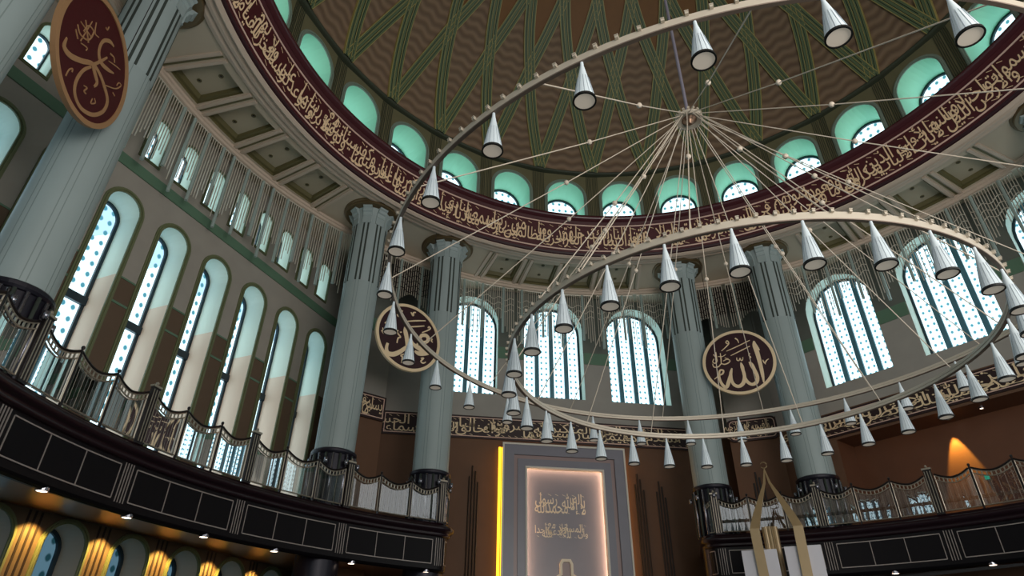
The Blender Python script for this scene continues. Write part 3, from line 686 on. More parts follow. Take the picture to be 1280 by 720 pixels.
MEDALLION_LEFT = [[(-0.22, 0.41, 0.034), (-0.16, 0.21, 0.137), (-0.07, -0.05, 0.137), (0.0, -0.37, 0.125), (0.01, -0.6, 0.103)], [(-0.9, -0.58, 0.08), (-0.93, -0.82, 0.103), (-0.85, -1.01, 0.137), (-0.62, -1.01, 0.148), (-0.36, -0.84, 0.137), (-0.1, -0.57, 0.114), (0.13, -0.3, 0.08)], [(0.02, -0.48, 0.103), (0.1, -0.8, 0.103), (0.11, -1.02, 0.068)], [(0.11, -0.06, 0.08), (0.28, -0.26, 0.114), (0.59, -0.36, 0.171), (0.89, -0.41, 0.148), (1.19, -0.35, 0.034)], [(1.2, -0.38, 0.046), (0.84, -0.53, 0.125), (0.55, -0.6, 0.137), (0.37, -0.54, 0.057)], [(0.57, 0.1, 0.08), (0.64, 0.28, 0.114), (0.85, 0.35, 0.125), (0.97, 0.24, 0.125), (0.91, 0.07, 0.103), (0.73, -0.01, 0.091), (0.59, 0.05, 0.08), (0.45, -0.23, 0.057), (0.38, -0.42, 0.046)], [(-0.17, 0.69, 0.034), (0.28, 0.88, 0.046), (0.76, 1.05, 0.034)], [(-0.01, 0.48, 0.034), (0.37, 0.63, 0.046), (0.72, 0.78, 0.034)], [(-0.0, 1.21, 0.034), (0.12, 1.09, 0.068), (0.13, 1.23, 0.046), (0.24, 1.28, 0.034)], [(0.63, 0.42, 0.029), (0.89, 0.61, 0.04), (1.02, 0.75, 0.046), (0.95, 0.82, 0.04), (0.9, 0.72, 0.034)], [(1.17, 0.3, 0.046), (1.13, 0.18, 0.046), (1.21, 0.14, 0.029)], [(0.69, -0.79, 0.04), (0.83, -0.74, 0.046), (0.71, -0.92, 0.046), (0.83, -0.97, 0.046), (0.95, -0.88, 0.029)], [(-0.12, -0.84, 0.034), (-0.24, -0.95, 0.051), (-0.17, -0.99, 0.046), (-0.18, -1.28, 0.029)], [(-0.63, 0.88, 0.046), (-0.56, 0.81, 0.057), (-0.46, 1.0, 0.046), (-0.41, 1.14, 0.046)], [(-1.15, 0.25, 0.034), (-1.08, 0.33, 0.046), (-1.01, 0.21, 0.046)], [(-1.25, -0.1, 0.034), (-1.15, -0.18, 0.046), (-1.09, 0.01, 0.034)], [(-1.21, 0.03, 0.029), (-1.13, -0.23, 0.04)], [(-0.51, 0.15, 0.04), (-0.53, 0.03, 0.046), (-0.36, -0.12, 0.046), (-0.46, -0.21, 0.046), (-0.49, -0.45, 0.034)], [(-0.41, 0.08, 0.034), (-0.33, 0.12, 0.034)]]
MEDALLION_NEAR = [[(-1.15, -0.53, 0.05), (-1.09, -0.76, 0.124), (-0.83, -0.72, 0.136), (-0.47, -0.45, 0.124), (-0.14, -0.14, 0.112), (0.21, -0.06, 0.099), (0.6, -0.13, 0.112), (0.89, -0.27, 0.112), (0.91, -0.61, 0.099), (0.64, -1.02, 0.099), (0.21, -1.27, 0.099), (-0.15, -1.22, 0.099), (-0.31, -0.97, 0.099), (-0.29, -0.57, 0.087), (-0.13, -0.23, 0.062)], [(-0.14, -0.14, 0.112), (0.11, -0.23, 0.124), (0.28, -0.31, 0.099), (0.25, -0.49, 0.05)], [(0.21, 0.95, 0.05), (0.0, 0.88, 0.099), (-0.19, 0.63, 0.087), (-0.15, 0.32, 0.087), (0.06, 0.18, 0.112), (0.36, 0.29, 0.099), (0.63, 0.46, 0.037)], [(-0.15, -0.21, 0.087), (0.03, 0.15, 0.074), (0.18, 0.5, 0.05)], [(0.19, 0.67, 0.05), (0.38, 0.75, 0.037), (0.49, 0.69, 0.025)], [(0.27, 0.49, 0.019), (0.55, 0.66, 0.031), (0.79, 0.79, 0.019)], [(-0.33, 0.98, 0.031), (-0.24, 1.0, 0.037), (-0.24, 1.12, 0.025)], [(-0.65, -1.19, 0.025), (-0.66, -1.0, 0.031), (-0.59, -0.87, 0.037), (-0.55, -0.94, 0.025)], [(0.53, -0.09, 0.025), (0.93, 0.24, 0.031), (1.07, 0.51, 0.031), (0.95, 0.49, 0.025), (0.93, 0.35, 0.025)], [(0.9, 0.07, 0.025), (1.03, 0.08, 0.031)], [(-0.06, -0.8, 0.025), (0.08, -0.73, 0.037), (0.04, -0.88, 0.037), (0.14, -0.86, 0.031)], [(0.39, -0.74, 0.025), (0.42, -0.87, 0.031), (0.54, -0.72, 0.031), (0.44, -0.67, 0.019)], [(-1.09, 0.03, 0.031), (-0.88, -0.05, 0.037), (-0.6, 0.13, 0.037), (-0.58, 0.45, 0.037), (-0.81, 0.37, 0.031), (-0.84, 0.1, 0.031)], [(-1.07, 0.17, 0.025), (-0.57, 0.27, 0.037)], [(-0.96, 0.37, 0.025), (-0.56, 0.08, 0.031)], [(-0.77, 0.58, 0.025), (-0.78, -0.16, 0.031)], [(-0.65, 0.71, 0.025), (-0.52, 0.48, 0.031), (-0.36, 0.55, 0.025)], [(-0.76, -0.19, 0.025), (-0.52, -0.05, 0.031), (-0.51, -0.14, 0.025)], [(-1.07, -0.12, 0.025), (-0.88, -0.21, 0.031)]]
def build_medallions():
    for th, sc, strokes, lb, rad in ((60.4, 0.0, MEDALLION_RIGHT, 'round maroon medallion with cream calligraphy between the columns right of the niche', 1.56), (119.8, .03, MEDALLION_LEFT, 'round maroon medallion partly behind ring lamps, between the columns left of the niche', 1.53), (179.8, -.12, MEDALLION_NEAR, 'large maroon medallion with gilt calligraphy between the nearest columns', 1.58)):
        zc = 12.6; d = 14.9; root = E('medallion', PW(th, sc, d, zc)); inv = Matrix.Translation(-root.location); tag(root, lb, 'medallion', 'maroon calligraphy medallions')
        circ = lambda r: [(sc+r*cos(2*pi*k/64), zc+r*sin(2*pi*k/64)) for k in range(64)]
        m = MB(); slab(m, th, d, d+.10, circ(rad-.04)); o = m.build('disc', 'maroon' if th > 170 else 'maroon_dark'); o.data.transform(inv); o.parent = root
        m = MB(); band_loop(m, th, circ(rad-.12), 0, .13, d-.03, d+.09); o = m.build('rim', 'gilt' if th > 170 else 'cream'); o.data.transform(inv); o.parent = root
        m = MB()
        wk = 1.0 if th > 170 else (1.4 if th > 100 else 1.22)
        for i, s in enumerate(strokes): ribbon(m, [(x, y, w*wk) for x, y, w in s], lambda x, y, l: PW(th, x, d-l, zc+y), .012+.002*(i % 5))
        o = m.build('calligraphy', 'gilt' if th > 170 else 'cream'); o.data.transform(inv); o.parent = root
        for x in (-.9, .9):
            m = MB(); m.tube([PW(th, sc+x, d+.05, zc+.9), PW(th, sc+x, d+.05, 18.6)], .012, 5); o = m.build('hanger', 'dark_slot'); o.data.transform(inv); o.parent = root
# ------------------------------------------------------------------ balconies
def path_pts(side, step=1.25):
    """ground line of a balcony front: an arc about the hall's axis, a rounded corner and a short run back to the wall; (x, y, nx, ny), normal towards the hall"""
    r, q = 15.0, .5; out = []
    end = 109.75 if side == 'left' else 69.95; sg = 1 if side == 'left' else -1
    da = math.degrees(q/(r+q))*sg
    a = 196 if side == 'left' else -12; stop = end+da
    n = int(abs(a-stop)/step)
    for k in range(n+1):
        az = a+(stop-a)*k/n; out.append((r*cos(R(az)), r*sin(R(az)), -cos(R(az)), -sin(R(az))))
    cx, cy = (r+q)*cos(R(stop)), (r+q)*sin(R(stop))
    for k in range(1, 7):
        t = R(stop)+pi-(-sg)*(-1)*0; t = R(stop)+pi+sg*(pi/2)*k/6
        out.append((cx+q*cos(t), cy+q*sin(t), cos(t), sin(t)))
    nx, ny = out[-1][2:]
    for k in range(1, 6):
        d = (3.0*k/5); out.append((cx+q*nx+cos(R(stop))*d, cy+q*ny+sin(R(stop))*d, nx, ny))
    return out
def sweep(mb, path, prof, mi=0):
    """profile points (o, z): o = how far in front of the line"""
    L = len(prof); vs = []; fs = []
    for x, y, nx, ny in path:
        for o, z in prof: vs.append((x+nx*o, y+ny*o, z))
    for i in range(len(path)-1):
        for j in range(L-1): fs.append((i*L+j, i*L+j+1, (i+1)*L+j+1, (i+1)*L+j))
    mb.add(vs, fs, mi)
def along(path):
    acc = [0]
    for i in range(1, len(path)): acc.append(acc[-1]+math.hypot(path[i][0]-path[i-1][0], path[i][1]-path[i-1][1]))
    def at(t):
        t = max(0, min(acc[-1], t)); i = 1
        while i < len(acc)-1 and acc[i] < t: i += 1
        f = (t-acc[i-1])/(acc[i]-acc[i-1]); a, b = path[i-1], path[i]
        nx, ny = a[2]+(b[2]-a[2])*f, a[3]+(b[3]-a[3])*f; l = math.hypot(nx, ny)
        return (a[0]+(b[0]-a[0])*f, a[1]+(b[1]-a[1])*f, nx/l, ny/l)
    return acc[-1], at
def part_sub(path, at, t0, t1, n): return [at(t0+(t1-t0)*k/n) for k in range(n+1)]
def build_balcony(side):
    path = path_pts(side); total, at = along(path); sg = 1 if side == 'left' else -1
    a_start = 196 if side == 'left' else -12
    def T(az): return abs(az-a_start)*pi/180*15.0
    root = E('balcony'); tag(root, 'dark curved balcony %s the prayer niche, with cream-lined panels along its front' % ('left of' if side == 'left' else 'right of'), 'balcony', 'balconies', 'thing')
    m = MB(); sweep(m, path, [(-.5, 3.98), (-.45, 3.70), (-.10, 3.62), (-.04, 3.66), (0, 3.72), (0, 4.86)]); m.build('fascia', 'fascia', root)
    m = MB(); sweep(m, path, [(0, 4.84), (.10, 4.86), (.12, 4.92), (.08, 4.97), (.20, 5.0), (.26, 5.08), (.26, 5.16), (.20, 5.22), (.06, 5.24), (.05, 5.32), (-.25, 5.34)]); m.build('cornice', 'cornice', root, smooth=True)
    # deck and the polished underside between the front and the wall
    ring = [p for p in path]; back = []
    az0, az1 = (196, 109.6) if side == 'left' else (-12, 70.1)
    for up, z0, z1, mt, nm in ((1, 5.34, 5.34, 'black_metal', 'deck'), (0, 3.70, 3.98, 'bronze_soffit' if side == 'left' else 'matte_dark', 'underside')):
        m = MB(); N = 96; vs = []
        for k in range(N+1):
            a = az0+(az1-az0)*k/N
            for q in range(5): rr = 15.3+q*(21-15.3)/4; vs.append((rr*cos(R(a)), rr*sin(R(a)), z0+(z1-z0)*min(1, q/2)))
        m.add(vs, [(k*5+q, (k+1)*5+q, (k+1)*5+q+1, k*5+q+1) for k in range(N) for q in range(4)]); m.build(nm, mt, root, smooth=True)
    tall = [111.5, 126.4, 141.3, 156.3, 171.3, 186.3] if side == 'left' else [68.1, 53.3, 38.4, 23.5, 8.5, -6.5]
    ts = sorted(T(a) for a in tall); endt = total-.4
    def lines(m, t, z0, z1, w=.022, o=.012):
        x, y, nx, ny = at(t); rot = Matrix.Rotation(math.atan2(ny, nx), 3, 'Z'); m.box((x+nx*o, y+ny*o, (z0+z1)/2), (.02, w, z1-z0), 0, rot)
    spans = [(ts[i], ts[i+1]) for i in range(len(ts)-1)]+[(ts[-1], endt+.2)]
    for a, b in spans:
        p = E('fascia_panel', parent=root); u0, u1 = a+.27, b-.27; k = 3 if b-a > 2.5 else 1
        m = MB(); sweep(m, part_sub(path, at, u0, u1, 14), [(.006, 3.90), (.006, 4.72)]); m.build('field', 'fascia_panel', p)
        m = MB()
        for z in (3.90, 4.72): sweep(m, part_sub(path, at, u0, u1, 14), [(0, z-.014), (.022, z-.014), (.022, z+.014), (0, z+.014)])
        for q in range(k+1): lines(m, u0+(u1-u0)*q/k, 3.90, 4.72)
        m.build('border_line', 'silver_line', p)
    for t in ts:
        m = MB()
        for q in (-.13, -.045, .045, .13): lines(m, t+q, 3.84, 4.80)
        m.build('pilaster_lines', 'silver_line', root)
    # recessed lamps in the underside
    for az in ([164, 154.2, 144.5, 135.0, 124, 113] if side == 'left' else [66, 56, 46, 34.9, 25, 15]):
        o = E('recessed_spotlight', CY(az, 15.16, 3.62)); tag(o, 'small recessed spotlight under the %s balcony, %s from the left' % (side, ORD[[164, 154.2, 144.5, 135.0, 124, 113, 66, 56, 46, 34.9, 25, 15].index(az) % 6]), 'spotlight', 'spotlights under the balconies', 'thing')
        m = MB(); m.lathe([(.105, .0), (.12, -.02), (.14, -.01), (.14, .08)], 16); m.build('trim_ring', 'chrome', o)
        m = MB(); m.add([(.11*cos(q), .11*sin(q), -.015) for q in [2*pi*t/12 for t in range(12)]], [tuple(range(12))]); m.build('lens', 'downlight', o)
    # railing
    rr = E('balcony_railing'); tag(rr, 'dark metal and glass railing with sagging top rails on the %s balcony' % side, 'railing', 'balcony railings', 'thing')
    posts = []
    for i in range(len(ts)-1):
        for q in range(3): posts.append((ts[i]+(ts[i+1]-ts[i])*q/3, q == 0))
    posts.append((ts[-1], True)); posts += [(ts[-1]+1.05, False), (ts[-1]+2.3, False)]
    dark = side == 'left'
    def vis(t): x, y, _, _ = at(t); return in_view((x, y, 6), 90)
    for i, (t, big) in enumerate(posts):
        if not vis(t): continue
        x, y, nx, ny = at(t); rot = Matrix.Rotation(math.atan2(ny, nx), 3, 'Z')
        if big:
            p = E('pilaster', parent=rr); m = MB(); m.box((x+nx*.03, y+ny*.03, 6.10), (.10, .26, 1.56), 0, rot); m.build('body', 'rail_dark', p)
            m = MB()
            for q in (-.09, 0, .09): c = Vector((x, y, 6.1))+rot @ Vector((.085, q, 0)); m.box(c, (.02, .022, 1.44), 0, rot)
            m.build('reed', 'rail_frame', p)
            m = MB(); m.box((x+nx*.03, y+ny*.03, 6.91), (.14, .31, .06), 0, rot); m.lathe([(.0, 7.06), (.04, 7.03), (.045, 6.98), (.02, 6.94)], 10)
            for k in range(len(m.v)-40, len(m.v)): m.v[k] = (m.v[k][0]+x+nx*.03, m.v[k][1]+y+ny*.03, m.v[k][2])
            m.build('cap', 'rail_frame', p)
        else:
            m = MB(); m.box((x, y, 6.03), (.05, .06, 1.40), 0, rot)
            m.lathe([(.0, 6.86), (.04, 6.83), (.045, 6.79), (.02, 6.73)], 10)
            for k in range(len(m.v)-40, len(m.v)): m.v[k] = (m.v[k][0]+x, m.v[k][1]+y, m.v[k][2])
            m.build('post', 'rail_dark', rr)
    for i in range(len(posts)-1):
        (t0, b0), (t1, b1) = posts[i], posts[i+1]
        if not (vis(t0) or vis(t1)): continue
        u0 = t0+(.17 if b0 else .04); u1 = t1-(.17 if b1 else .04); n = 12
        p = E('railing_panel', parent=rr); sub = part_sub(path, at, u0, u1, n)
        sag = lambda f: 6.50+.20*abs(2*f-1)**1.7
        for nm, dz, w, mt in (('top_rail', 0, .035, 'rail_dark'), ('upper_frame', -.05, .018, 'rail_frame'), ('lower_rail', -.19, .02, 'rail_frame')):
            m = MB(); m.tube([(x, y, sag(k/n)+dz) for k, (x, y, nx, ny) in enumerate(sub)], w, 6); m.build(nm, mt, p)
        m = MB(); m.tube([(x, y, 5.42) for x, y, nx, ny in sub], .02, 6)
        for k in (0, n): x, y, nx, ny = sub[k]; m.tube([(x, y, 5.42), (x, y, sag(k/n)-.05)], .018, 6)
        m.build('frame', 'rail_frame', p)
        for k in range(1, 9): m = MB(); x, y, nx, ny = at(u0+(u1-u0)*k/9); z = sag(k/9); m.box((x, y, z-.12), (.03, .035, .15), 0, Matrix.Rotation(math.atan2(ny, nx), 3, 'Z')); m.build('spacer', 'rail_frame', p)
        nb = max(3, int((u1-u0)/.105))
        for k in range(1, nb):
            x, y, nx, ny = at(u0+(u1-u0)*k/nb); m = MB(); m.tube([(x, y, 5.42), (x, y, sag(k/nb)-.19)], .0038, 4, cap=False); m.build('baluster', 'rail_frame' if k % 2 else 'rail_dark', p)
        m = MB(); vs = [(x-nx*.05, y-ny*.05, z) for k, (x, y, nx, ny) in enumerate(sub) for z in (5.40, sag(k/n)-.20)]
        m.add(vs, [(2*k, 2*k+1, 2*k+3, 2*k+2) for k in range(n)]); m.build('glass_pane', 'rail_glass', p)
# ------------------------------------------------------------------ hanging rods below the edge of the ceiling
def build_rods():
    bays = [(89.9, 'above the prayer niche'), (148.7, 'above the tall windows on the left'), (31.2, 'over the right-hand windows'), (119.3, 'behind the columns left of the niche'), (60.5, 'behind the columns right of the niche')]
    thin = MB(); thin.tube([(0, 0, 0), (0, 0, -1)], .020, 5); thin = thin.build('rod', 'rod'); th_me = thin.data; bpy.data.objects.remove(thin)
    wide = MB(); wide.tube([(0, 0, 0), (0, 0, -1)], .065, 8); wide = wide.build('rod', 'rod_wide'); wd_me = wide.data; bpy.data.objects.remove(wide)
    for c, where in bays:
        corner = c in (119.3, 60.5); nseg = 2 if corner else 6; w = 15.0/2 if corner else 7.1; a00 = c-(w if corner else 3*w)
        k = 0
        for sgm in range(nseg):
            a0 = a00+sgm*w+.35; a1 = a00+(sgm+1)*w-.35
            am = (a0+a1)/2
            if not in_view(CY(am, 17.62, 16.8), 60): continue
            root = E('rod_screen', CY(am, 17.62, 18.36)); 
            tag(root, 'rods hanging %s, %s screen from the left' % (where, ORD[nseg-1-sgm]), 'rod screen', 'hanging rod screens', 'thing')
            m = MB(); pts = [CY(a0+(a1-a0)*q/8, 17.62, 18.33)-root.location for q in range(9)]; m.tube(pts, .03, 6); m.build('top_rail', 'rod', root)
            n = int(R(a1-a0)*17.62/.115)
            for q in range(n+1):
                a = a0+(a1-a0)*q/n; ph = (a-a0)/(a1-a0)
                L = (2.75+.35*cos(2*pi*ph*2)+.15*cos(2*pi*ph*7)) if c == 148.7 else (2.40+.55*cos(2*pi*ph)+.15*cos(2*pi*ph*7))
                if corner: L = 2.2+.35*cos(2*pi*ph)
                big = q % 7 == 3 if c == 148.7 else q % 10 == 5
                o = bpy.data.objects.new('rod', wd_me if big else th_me); COL.objects.link(o); o.parent = root
                o.location = CY(a, 17.62, 18.33)-root.location; o.scale = (1, 1, (L+.35) if big else L)
            for z in ((-.5, -.8, -1.1, -1.4, -1.7) if corner else () if c == 148.7 else (-.75, -1.1, -1.45)):
                m = MB(); pts = [CY(a0+(a1-a0)*q/36, 17.60, 18.36+z+.09*sin(2*pi*3*q/36))-root.location for q in range(37)]
                m.tube(pts, .018, 5); m.build('wavy_bar', 'rod' if not corner else 'dark_slot', root)
            if corner:
                m = MB(); q = [CY(a0+(a1-a0)*k/6, 17.75, z)-root.location for k in range(7) for z in (18.34, 16.65)]; m.add(q, [(2*k, 2*k+1, 2*k+3, 2*k+2) for k in range(6)]); m.build('mesh_backing', 'rail_dark', root)
# ------------------------------------------------------------------ chandelier
def build_chandelier():
    HUB = 13.13
    def lamp():
        root = E('cone_lamp'); NF = 14; H = .80; r0, r1 = .022, .148
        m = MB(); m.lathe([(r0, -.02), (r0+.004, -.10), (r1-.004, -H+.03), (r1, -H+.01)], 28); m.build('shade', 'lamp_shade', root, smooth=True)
        m = MB()
        for k in range(NF):
            t = 2*pi*k/NF; f0, f1 = .42, .98
            a = r0+(r1-r0)*f0; b = r0+(r1-r0)*f1; m.tube([(a*cos(t), a*sin(t), -.02-(H-.02)*f0), (b*cos(t), b*sin(t), -.02-(H-.02)*f1)], [.0025, .0045], 4)
        m.build('rib_wires', 'lamp_fin', root)
        m = MB(); m.lathe([(r1-.008, -H+.035), (r1+.008, -H+.03), (r1+.009, -H-.005), (r1-.012, -H-.008), (r1-.012, -H+.02)], 28); m.build('rim', 'lamp_rim', root)
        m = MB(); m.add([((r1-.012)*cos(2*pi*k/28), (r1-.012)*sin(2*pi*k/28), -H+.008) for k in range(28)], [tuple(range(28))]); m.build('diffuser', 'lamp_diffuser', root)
        m = MB(); m.tube([(0, 0, .04), (0, 0, -.03)], .012, 6); m.build('stem', 'ring_metal', root)
        return root
    proto = lamp(); first = [True]
    def ring(r, z, nl, off, kn, label, pos, nw, woff, ballr):
        root = E('chandelier_ring', (0, 0, z)); tag(root, label, 'chandelier ring', 'chandelier rings')
        m = MB(); m.lathe([(r-.035, -.03), (r-.035, .09), (r+.035, .09), (r+.035, -.03)], 180); m.build('band', 'ring_metal', root)
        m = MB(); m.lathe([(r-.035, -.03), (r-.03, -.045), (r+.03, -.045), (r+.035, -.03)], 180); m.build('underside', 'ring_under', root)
        m = MB(); m.lathe([(r-.036, .02), (r-.044, .03), (r-.036, .04)], 180); m.build('inner_bead', 'ring_metal', root)
        ks = sorted(range(kn), key=lambda k: (Vector((r*cos(2*pi*k/kn), r*sin(2*pi*k/kn), z))-Vector(CAM)).length)
        bm_ = MB(); bm_.box((.055, 0, .085), (.05, .045, .045)); bm_.box((.06, 0, .112), (.06, .055, .014)); b = bm_.build('knob', 'ring_metal', root)
        rest = MB()
        for n, k in enumerate(ks):
            t = 2*pi*k/kn
            if n == 0: b.location = (r*cos(t), r*sin(t), 0); b.rotation_euler = (0, 0, t)
            elif n < 100:
                c = b.copy(); COL.objects.link(c); c.location = (r*cos(t), r*sin(t), 0); c.rotation_euler = (0, 0, t)
            else: rest.box(((r+.055)*cos(t), (r+.055)*sin(t), .085), (.05, .045, .045), 0, Matrix.Rotation(t, 3, 'Z')); rest.box(((r+.06)*cos(t), (r+.06)*sin(t), .112), (.06, .055, .014), 0, Matrix.Rotation(t, 3, 'Z'))
        if rest.v: o = rest.build('knobs', 'ring_metal', root); o['kind'] = 'stuff'
        for k in range(nw):
            t = R(woff+360*k/nw); a = Vector((.28*cos(t), .28*sin(t), HUB-z-.03)); e = Vector(((r)*cos(t), (r)*sin(t), .07)); f = (ballr-.28)/(r-.28); bl = a.lerp(e, f); bl.z -= .05
            w = E('suspension_wire', parent=root)
            for p, q in ((a, bl), (bl, e)):
                m = MB(); m.tube([p, q], .0125, 5); m.build('cable', 'wire', w)
            m = MB(); m.lathe([(.001, .062), (.045, .045), (.062, 0), (.045, -.045), (.001, -.062)], 12)
            m.v = [(x+bl.x, y+bl.y, zz+bl.z) for x, y, zz in m.v]; m.build('ball_joint', 'wire', w, smooth=True)
        az = [off+360*k/nl for k in range(nl)]
        vis = [a for a in az if in_view(CY(a, r, z-.4), 45)]
        # count from the leftmost lamp, near half and far half apart
        def px(a): v = CY(a, r, z)-Vector(CAM); return v.dot(CR)/v.dot(CF)
        near = sorted([a for a in vis if (a-240) % 360 < 90 or (a-240) % 360 > 270], key=px); far = sorted([a for a in vis if a not in near], key=px)
        for grp, gname in ((near, 'near side'), (far, 'far side')):
            for n, a in enumerate(grp):
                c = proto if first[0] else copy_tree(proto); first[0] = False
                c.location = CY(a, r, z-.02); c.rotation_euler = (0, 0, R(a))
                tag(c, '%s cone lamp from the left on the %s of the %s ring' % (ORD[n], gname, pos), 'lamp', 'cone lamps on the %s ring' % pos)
    ring(7.39, 7.386, 30, 3, 150, 'larger upper chandelier ring of pale metal with small knobs along its edge', 'large upper', 15, 9, 3.45)
    ring(4.79, 5.893, 30, -92, 113, 'smaller lower chandelier ring of pale metal inside the larger ring', 'small lower', 15, -3, 2.5)
    h = E('chandelier_hub', (0, 0, HUB)); tag(h, 'small round hub where all the chandelier wires meet below the rod', 'chandelier hub')
    m = MB(); m.lathe([(.16, .05), (.30, .05), (.36, .0), (.36, -.07), (.30, -.10), (.20, -.06), (.16, .05)], 32); m.build('rim', 'ring_metal', h, smooth=False)
    m = MB(); m.lathe([(.0, .02), (.2, .02), (.2, -.05), (.12, -.12), (.05, -.20), (.0, -.2)], 24); m.build('core', 'bronze_soffit', h)
    for k in range(16): t = 2*pi*k/16; m = MB(); m.box((.33*cos(t), .33*sin(t), .08), (.05, .06, .06), 0, Matrix.Rotation(t, 3, 'Z')); m.build('clamp', 'ring_metal', h)
    m = MB(); m.tube([(0, 0, .05), (0, 0, 21.2)], .045, 10); m.build('rod', 'suspension', h)
mat('suspension', (.52, .50, .55), .5, .2)
# ------------------------------------------------------------------ prayer niche, slots, minbar
def local(root, mb, name, mats, **k):
    o = mb.build(name, mats, **k); o.data.transform(Matrix.Translation(-root.location)); o.parent = root; return o
def build_niche():
    c = .24; D = 18.2; root = E('prayer_niche', PW(90, c, D, -1.6)); tag(root, 'tall grey stone prayer niche panel lit by warm light strips', 'prayer niche', kind='thing')
    fr = D-.62
    # outer frame standing off the wall
    def ring(m, o, i, z0, zo, zi, d0, d1):
        A = [(c-o, z0), (c-o, zo), (c+o, zo), (c+o, z0)]; B = [(c-i, z0), (c-i, zi), (c+i, zi), (c+i, z0)]
        vs = [PW(90, x, d0, z) for x, z in A+B]+[PW(90, x, d1, z) for x, z in A+B]
        m.add(vs, [(0, 1, 5, 4), (1, 2, 6, 5), (2, 3, 7, 6), (8, 9, 1, 0), (9, 10, 2, 1), (10, 11, 3, 2), (4, 5, 13, 12), (5, 6, 14, 13), (6, 7, 15, 14)])
    m = MB(); ring(m, 2.90, 2.40, -1.6, 9.82, 9.32, fr, D-.20); local(root, m, 'outer_frame', 'niche_stone')
    m = MB(); ring(m, 2.94, 2.86, -1.6, 9.86, 9.78, fr-.03, fr+.02); local(root, m, 'outer_line', 'niche_line')
    m = MB(); ring(m, 2.40, 2.22, -1.6, 9.32, 9.14, fr+.10, fr+.30); local(root, m, 'rose_fillet', 'niche_rose')
    m = MB(); ring(m, 2.22, 1.86, -1.6, 9.14, 8.80, fr+.05, fr+.24); local(root, m, 'inner_frame', 'niche_stone')
    m = MB(); ring(m, 1.87, 1.79, -1.6, 8.80, 8.72, fr+.0, fr+.26); local(root, m, 'inner_line', 'niche_line')
    m = MB(); slab(m, 90, D-.12, D-.08, rect(c-2.2, c+2.2, -1.6, 9.1)); local(root, m, 'back_panel', 'niche_stone')
    m = MB()
    for x in (-1.93, 1.88): slab(m, 90, D-.33, D-.17, rect(c+x, c+x+.05, -1.5, 8.84))
    slab(m, 90, D-.33, D-.22, rect(c-1.86, c+1.86, 8.84, 8.87)); local(root, m, 'warm_strip', 'led_warm')
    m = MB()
    for x in (-3.06, 2.94): slab(m, 90, D-.07, D-.01, rect(c+x, c+x+.12, -1.5, 9.8))  # glowing panels added on the wall to imitate the strip's glow there
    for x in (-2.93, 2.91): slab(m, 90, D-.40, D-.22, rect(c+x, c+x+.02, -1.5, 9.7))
    local(root, m, 'yellow_strip_and_glow', 'led_and_glow_yellow')
    m = MB(); its = lettering('لا إله إلا الله محمد رسول الله', 2.1, .92); bend_text(m, its, lambda u, v: PW(90, c+1.0-u, D-.14, 6.82+v)); local(root, m, 'upper_inscription', 'niche_text')
    m = MB(); its = lettering('وأن المساجد لله فلا تدعوا مع الله أحدا', 2.15, .62); bend_text(m, its, lambda u, v: PW(90, c+1.05-u, D-.14, 5.78+v)); local(root, m, 'lower_inscription', 'niche_text')
    # small stepped crown of the inner niche
    outl = [(-.62, -1.5), (-.62, 3.6), (-.46, 3.75), (-.46, 4.15), (-.30, 4.25), (-.30, 4.65), (-.20, 4.84), (.20, 4.84), (.30, 4.65), (.30, 4.25), (.46, 4.15), (.46, 3.75), (.62, 3.6), (.62, -1.5)]
    outl = [(x+c, z+.05) for x, z in outl]; m = MB(); band_loop(m, 90, outl[::-1], -.11, 0, D-.24, D-.12); local(root, m, 'crown_frame', 'niche_text')
    m = MB(); plate(m, 90, D-.14, outl); local(root, m, 'crown_field', 'niche_rose')
def build_slots():
    spots = [(90, -3.95, 8.6, 'left of the prayer niche'), (90, 3.95, 8.6, 'just right of the prayer niche'), (90, 5.0, 8.3, 'between the niche and the column to its right'), (90, -6.5, 8.2, 'beside the column left of the niche'), (119.9, -.3, 8.6, 'on the corner pier left of the niche'), (60.4, -.2, 8.4, 'on the corner pier right of the niche')]
    for th, s, zt, lb in spots:
        d = 18.2 if th == 90 else 18.6
        root = E('wall_slot_ornament', PW(th, s, d, -1.0)); tag(root, 'cluster of dark upright bars '+lb, 'wall ornament', 'dark bar clusters', 'thing')
        for q, (x, dz) in enumerate(((-.20, -.25), (-.07, .25), (.07, 0), (.20, -.5))):
            m = MB(); m.tube([PW(th, s+x, d-.03, -1.0), PW(th, s+x, d-.03, zt+dz)], .042, 6); local(root, m, 'bar', 'dark_slot')
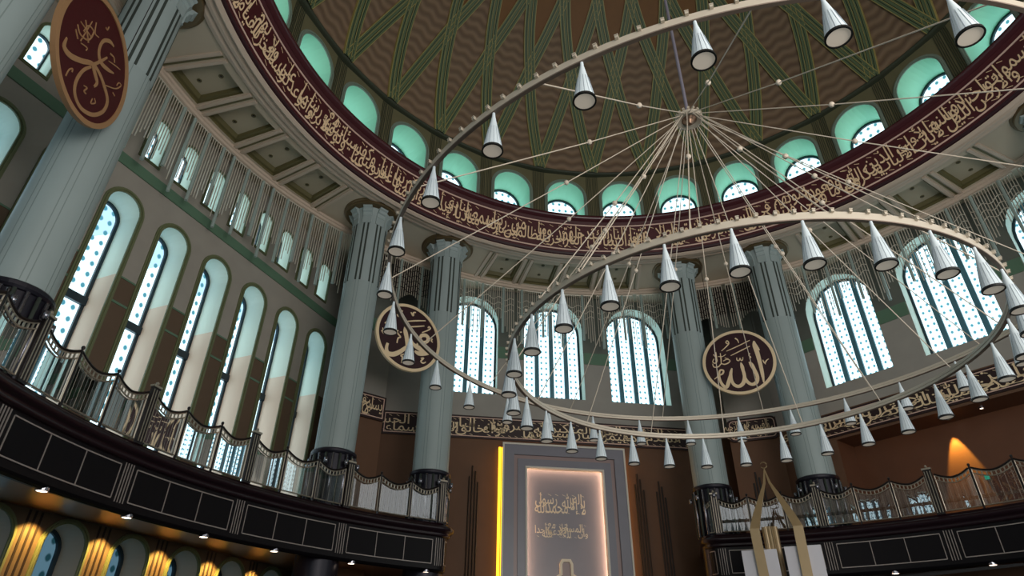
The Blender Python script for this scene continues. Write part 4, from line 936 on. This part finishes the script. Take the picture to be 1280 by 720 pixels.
def build_minbar():
    cx, cy, hw = 5.95, 10.2, .84; root = E('minbar', (cx, cy, -1.6)); tag(root, 'tall minbar with a pointed spire of four folded gold blades and white marble sides', 'minbar', kind='thing')
    rz = R(-30); rot = Matrix.Rotation(rz, 3, 'Z')
    def P(x, y, z): v = rot @ Vector((x, y, 0)); return (cx+v.x, cy+v.y, z)
    ax, zt, zs, zb = 0, 6.85, 4.75, -1.6
    for sx in (-1, 1):
        for sy in (-1, 1):
            m = MB(); w = .31 if sy < 0 else .2
            # corner blade: an L-folded strip, upright below the shoulder and leaning to the apex above
            def corner(z, f, ww): X, Y = sx*hw*f, sy*hw*f; return [P(X-sx*ww, Y, z), P(X, Y, z), P(X, Y-sy*ww, z), P(X-sx*ww, Y-sy*.05, z), P(X-sx*.05, Y-sy*.05, z), P(X-sx*.05, Y-sy*ww, z)]
            lv = [corner(zb, .86, w), corner(zs-.05, 1.0, w), corner(zs+.45, .78, w*.85), corner(zt-.5, .16, w*.28), corner(zt, .03, .03)]
            vs = [q for l in lv for q in l]; fs = []
            for i in range(len(lv)-1):
                a, b = i*6, (i+1)*6
                for j, k in ((0, 1), (1, 2), (2, 5), (5, 4), (4, 3), (3, 0)): fs.append((a+j, a+k, b+k, b+j))
            m.add(vs, fs); local(root, m, 'gold_blade', 'minbar_gold')
    m = MB(); m.tube([P(0, 0, zt-.12), P(0, 0, zt+.05)], [.05, .02], 8); pts = []
    for k in range(15): t = R(-62+k*304/14); pts.append(P(.0+.11*sin(t)*1.0, 0, zt+.17-.11*cos(t)))
    m.tube(pts, [.008+.016*sin(pi*k/14) for k in range(15)], 6); local(root, m, 'finial', 'minbar_gold')
    for sx, h in ((-1, 4.05), (1, 4.1)):
        m = MB(); m.box(P(sx*(hw-.16), -hw+.20, (h-1.6)/2), (1.12, .10, h+1.6), 0, rot); local(root, m, 'front_panel', 'marble')
        m = MB(); m.box(P(sx*(hw+.36), 0, (h-1.7)/2), (.08, 1.3, h+1.5), 0, rot); local(root, m, 'side_panel', 'marble')
    m = MB(); c = P(-.22, .2, 0)
    m.lathe([(.26, -1.6), (.26, 4.9)], 48, rf=lambda r, z, a: r-(.03 if int(math.degrees(a)/7.5) % 2 else 0)); m.v = [(x+c[0], y+c[1], z) for x, y, z in m.v]; local(root, m, 'fluted_drum', 'minbar_gold')
def build_gallery():
    for s, d, lb, on in ((-2.2, 19.2, 'lit spotlight in the gallery ceiling above the orange pool of light', 1), (-.85, 18.95, 'small spotlight in the gallery ceiling right of the orange pool of light', 0)):
        o = E('recessed_spotlight', PW(30, s, d, 9.87)); tag(o, lb, 'spotlight', 'gallery ceiling spotlights', 'thing')
        m = MB(); m.lathe([(.06, .0), (.09, -.02), (.11, -.01), (.11, .03)], 16); m.build('trim_ring', 'chrome', o)
        m = MB(); m.add([(.065*cos(q), .065*sin(q), -.002) for q in [2*pi*t/12 for t in range(12)]], [tuple(range(12))]); m.build('lens', 'downlight', o)
    root = E('exit_sign', PW(30, -1.77, 19.7, 7.4)); tag(root, 'small green exit sign in the gallery at the right', 'exit sign', kind='thing')
    m = MB(); slab(m, 30, 19.68, 19.79, rect(-1.86, -1.68, 7.30, 7.52)); local(root, m, 'housing', 'black_metal')
    m = MB(); slab(m, 30, 19.66, 19.68, rect(-1.85, -1.69, 7.32, 7.50)); local(root, m, 'lit_face', 'exit_green')
    # warm lamps: one in the gallery, one above each pier of the lower left wall
    p = PW(30, -2.45, 19.5, 9.8); q = PW(30, -2.45, 19.85, 6.4); spot('gallery_spot', p, q, 1500, (1, .66, .12), 42, .35)
    for k in range(-4, 4):
        s = -.33+2.11*(k+.5); spot('pier_spot', PW(150, s, 17.75, 3.92), PW(150, s, 18.3, 1.6), 420, (1, .62, .14), 90, .6)
    for az in (66, 56, 46, 34.9, 25, 15): spot('balcony_spot', CY(az, 17.4, 3.85), CY(az, 18.4, 1.0), 260, (1, .58, .18), 90, .6)

build_walls()
build_dome()
build_drum()
build_ring()
build_soffit()
build_columns()
build_balcony('left')
build_balcony('right')
build_boards()
build_niche()
build_slots()
build_medallions()
build_rods()
build_minbar()
build_gallery()
build_chandelier()
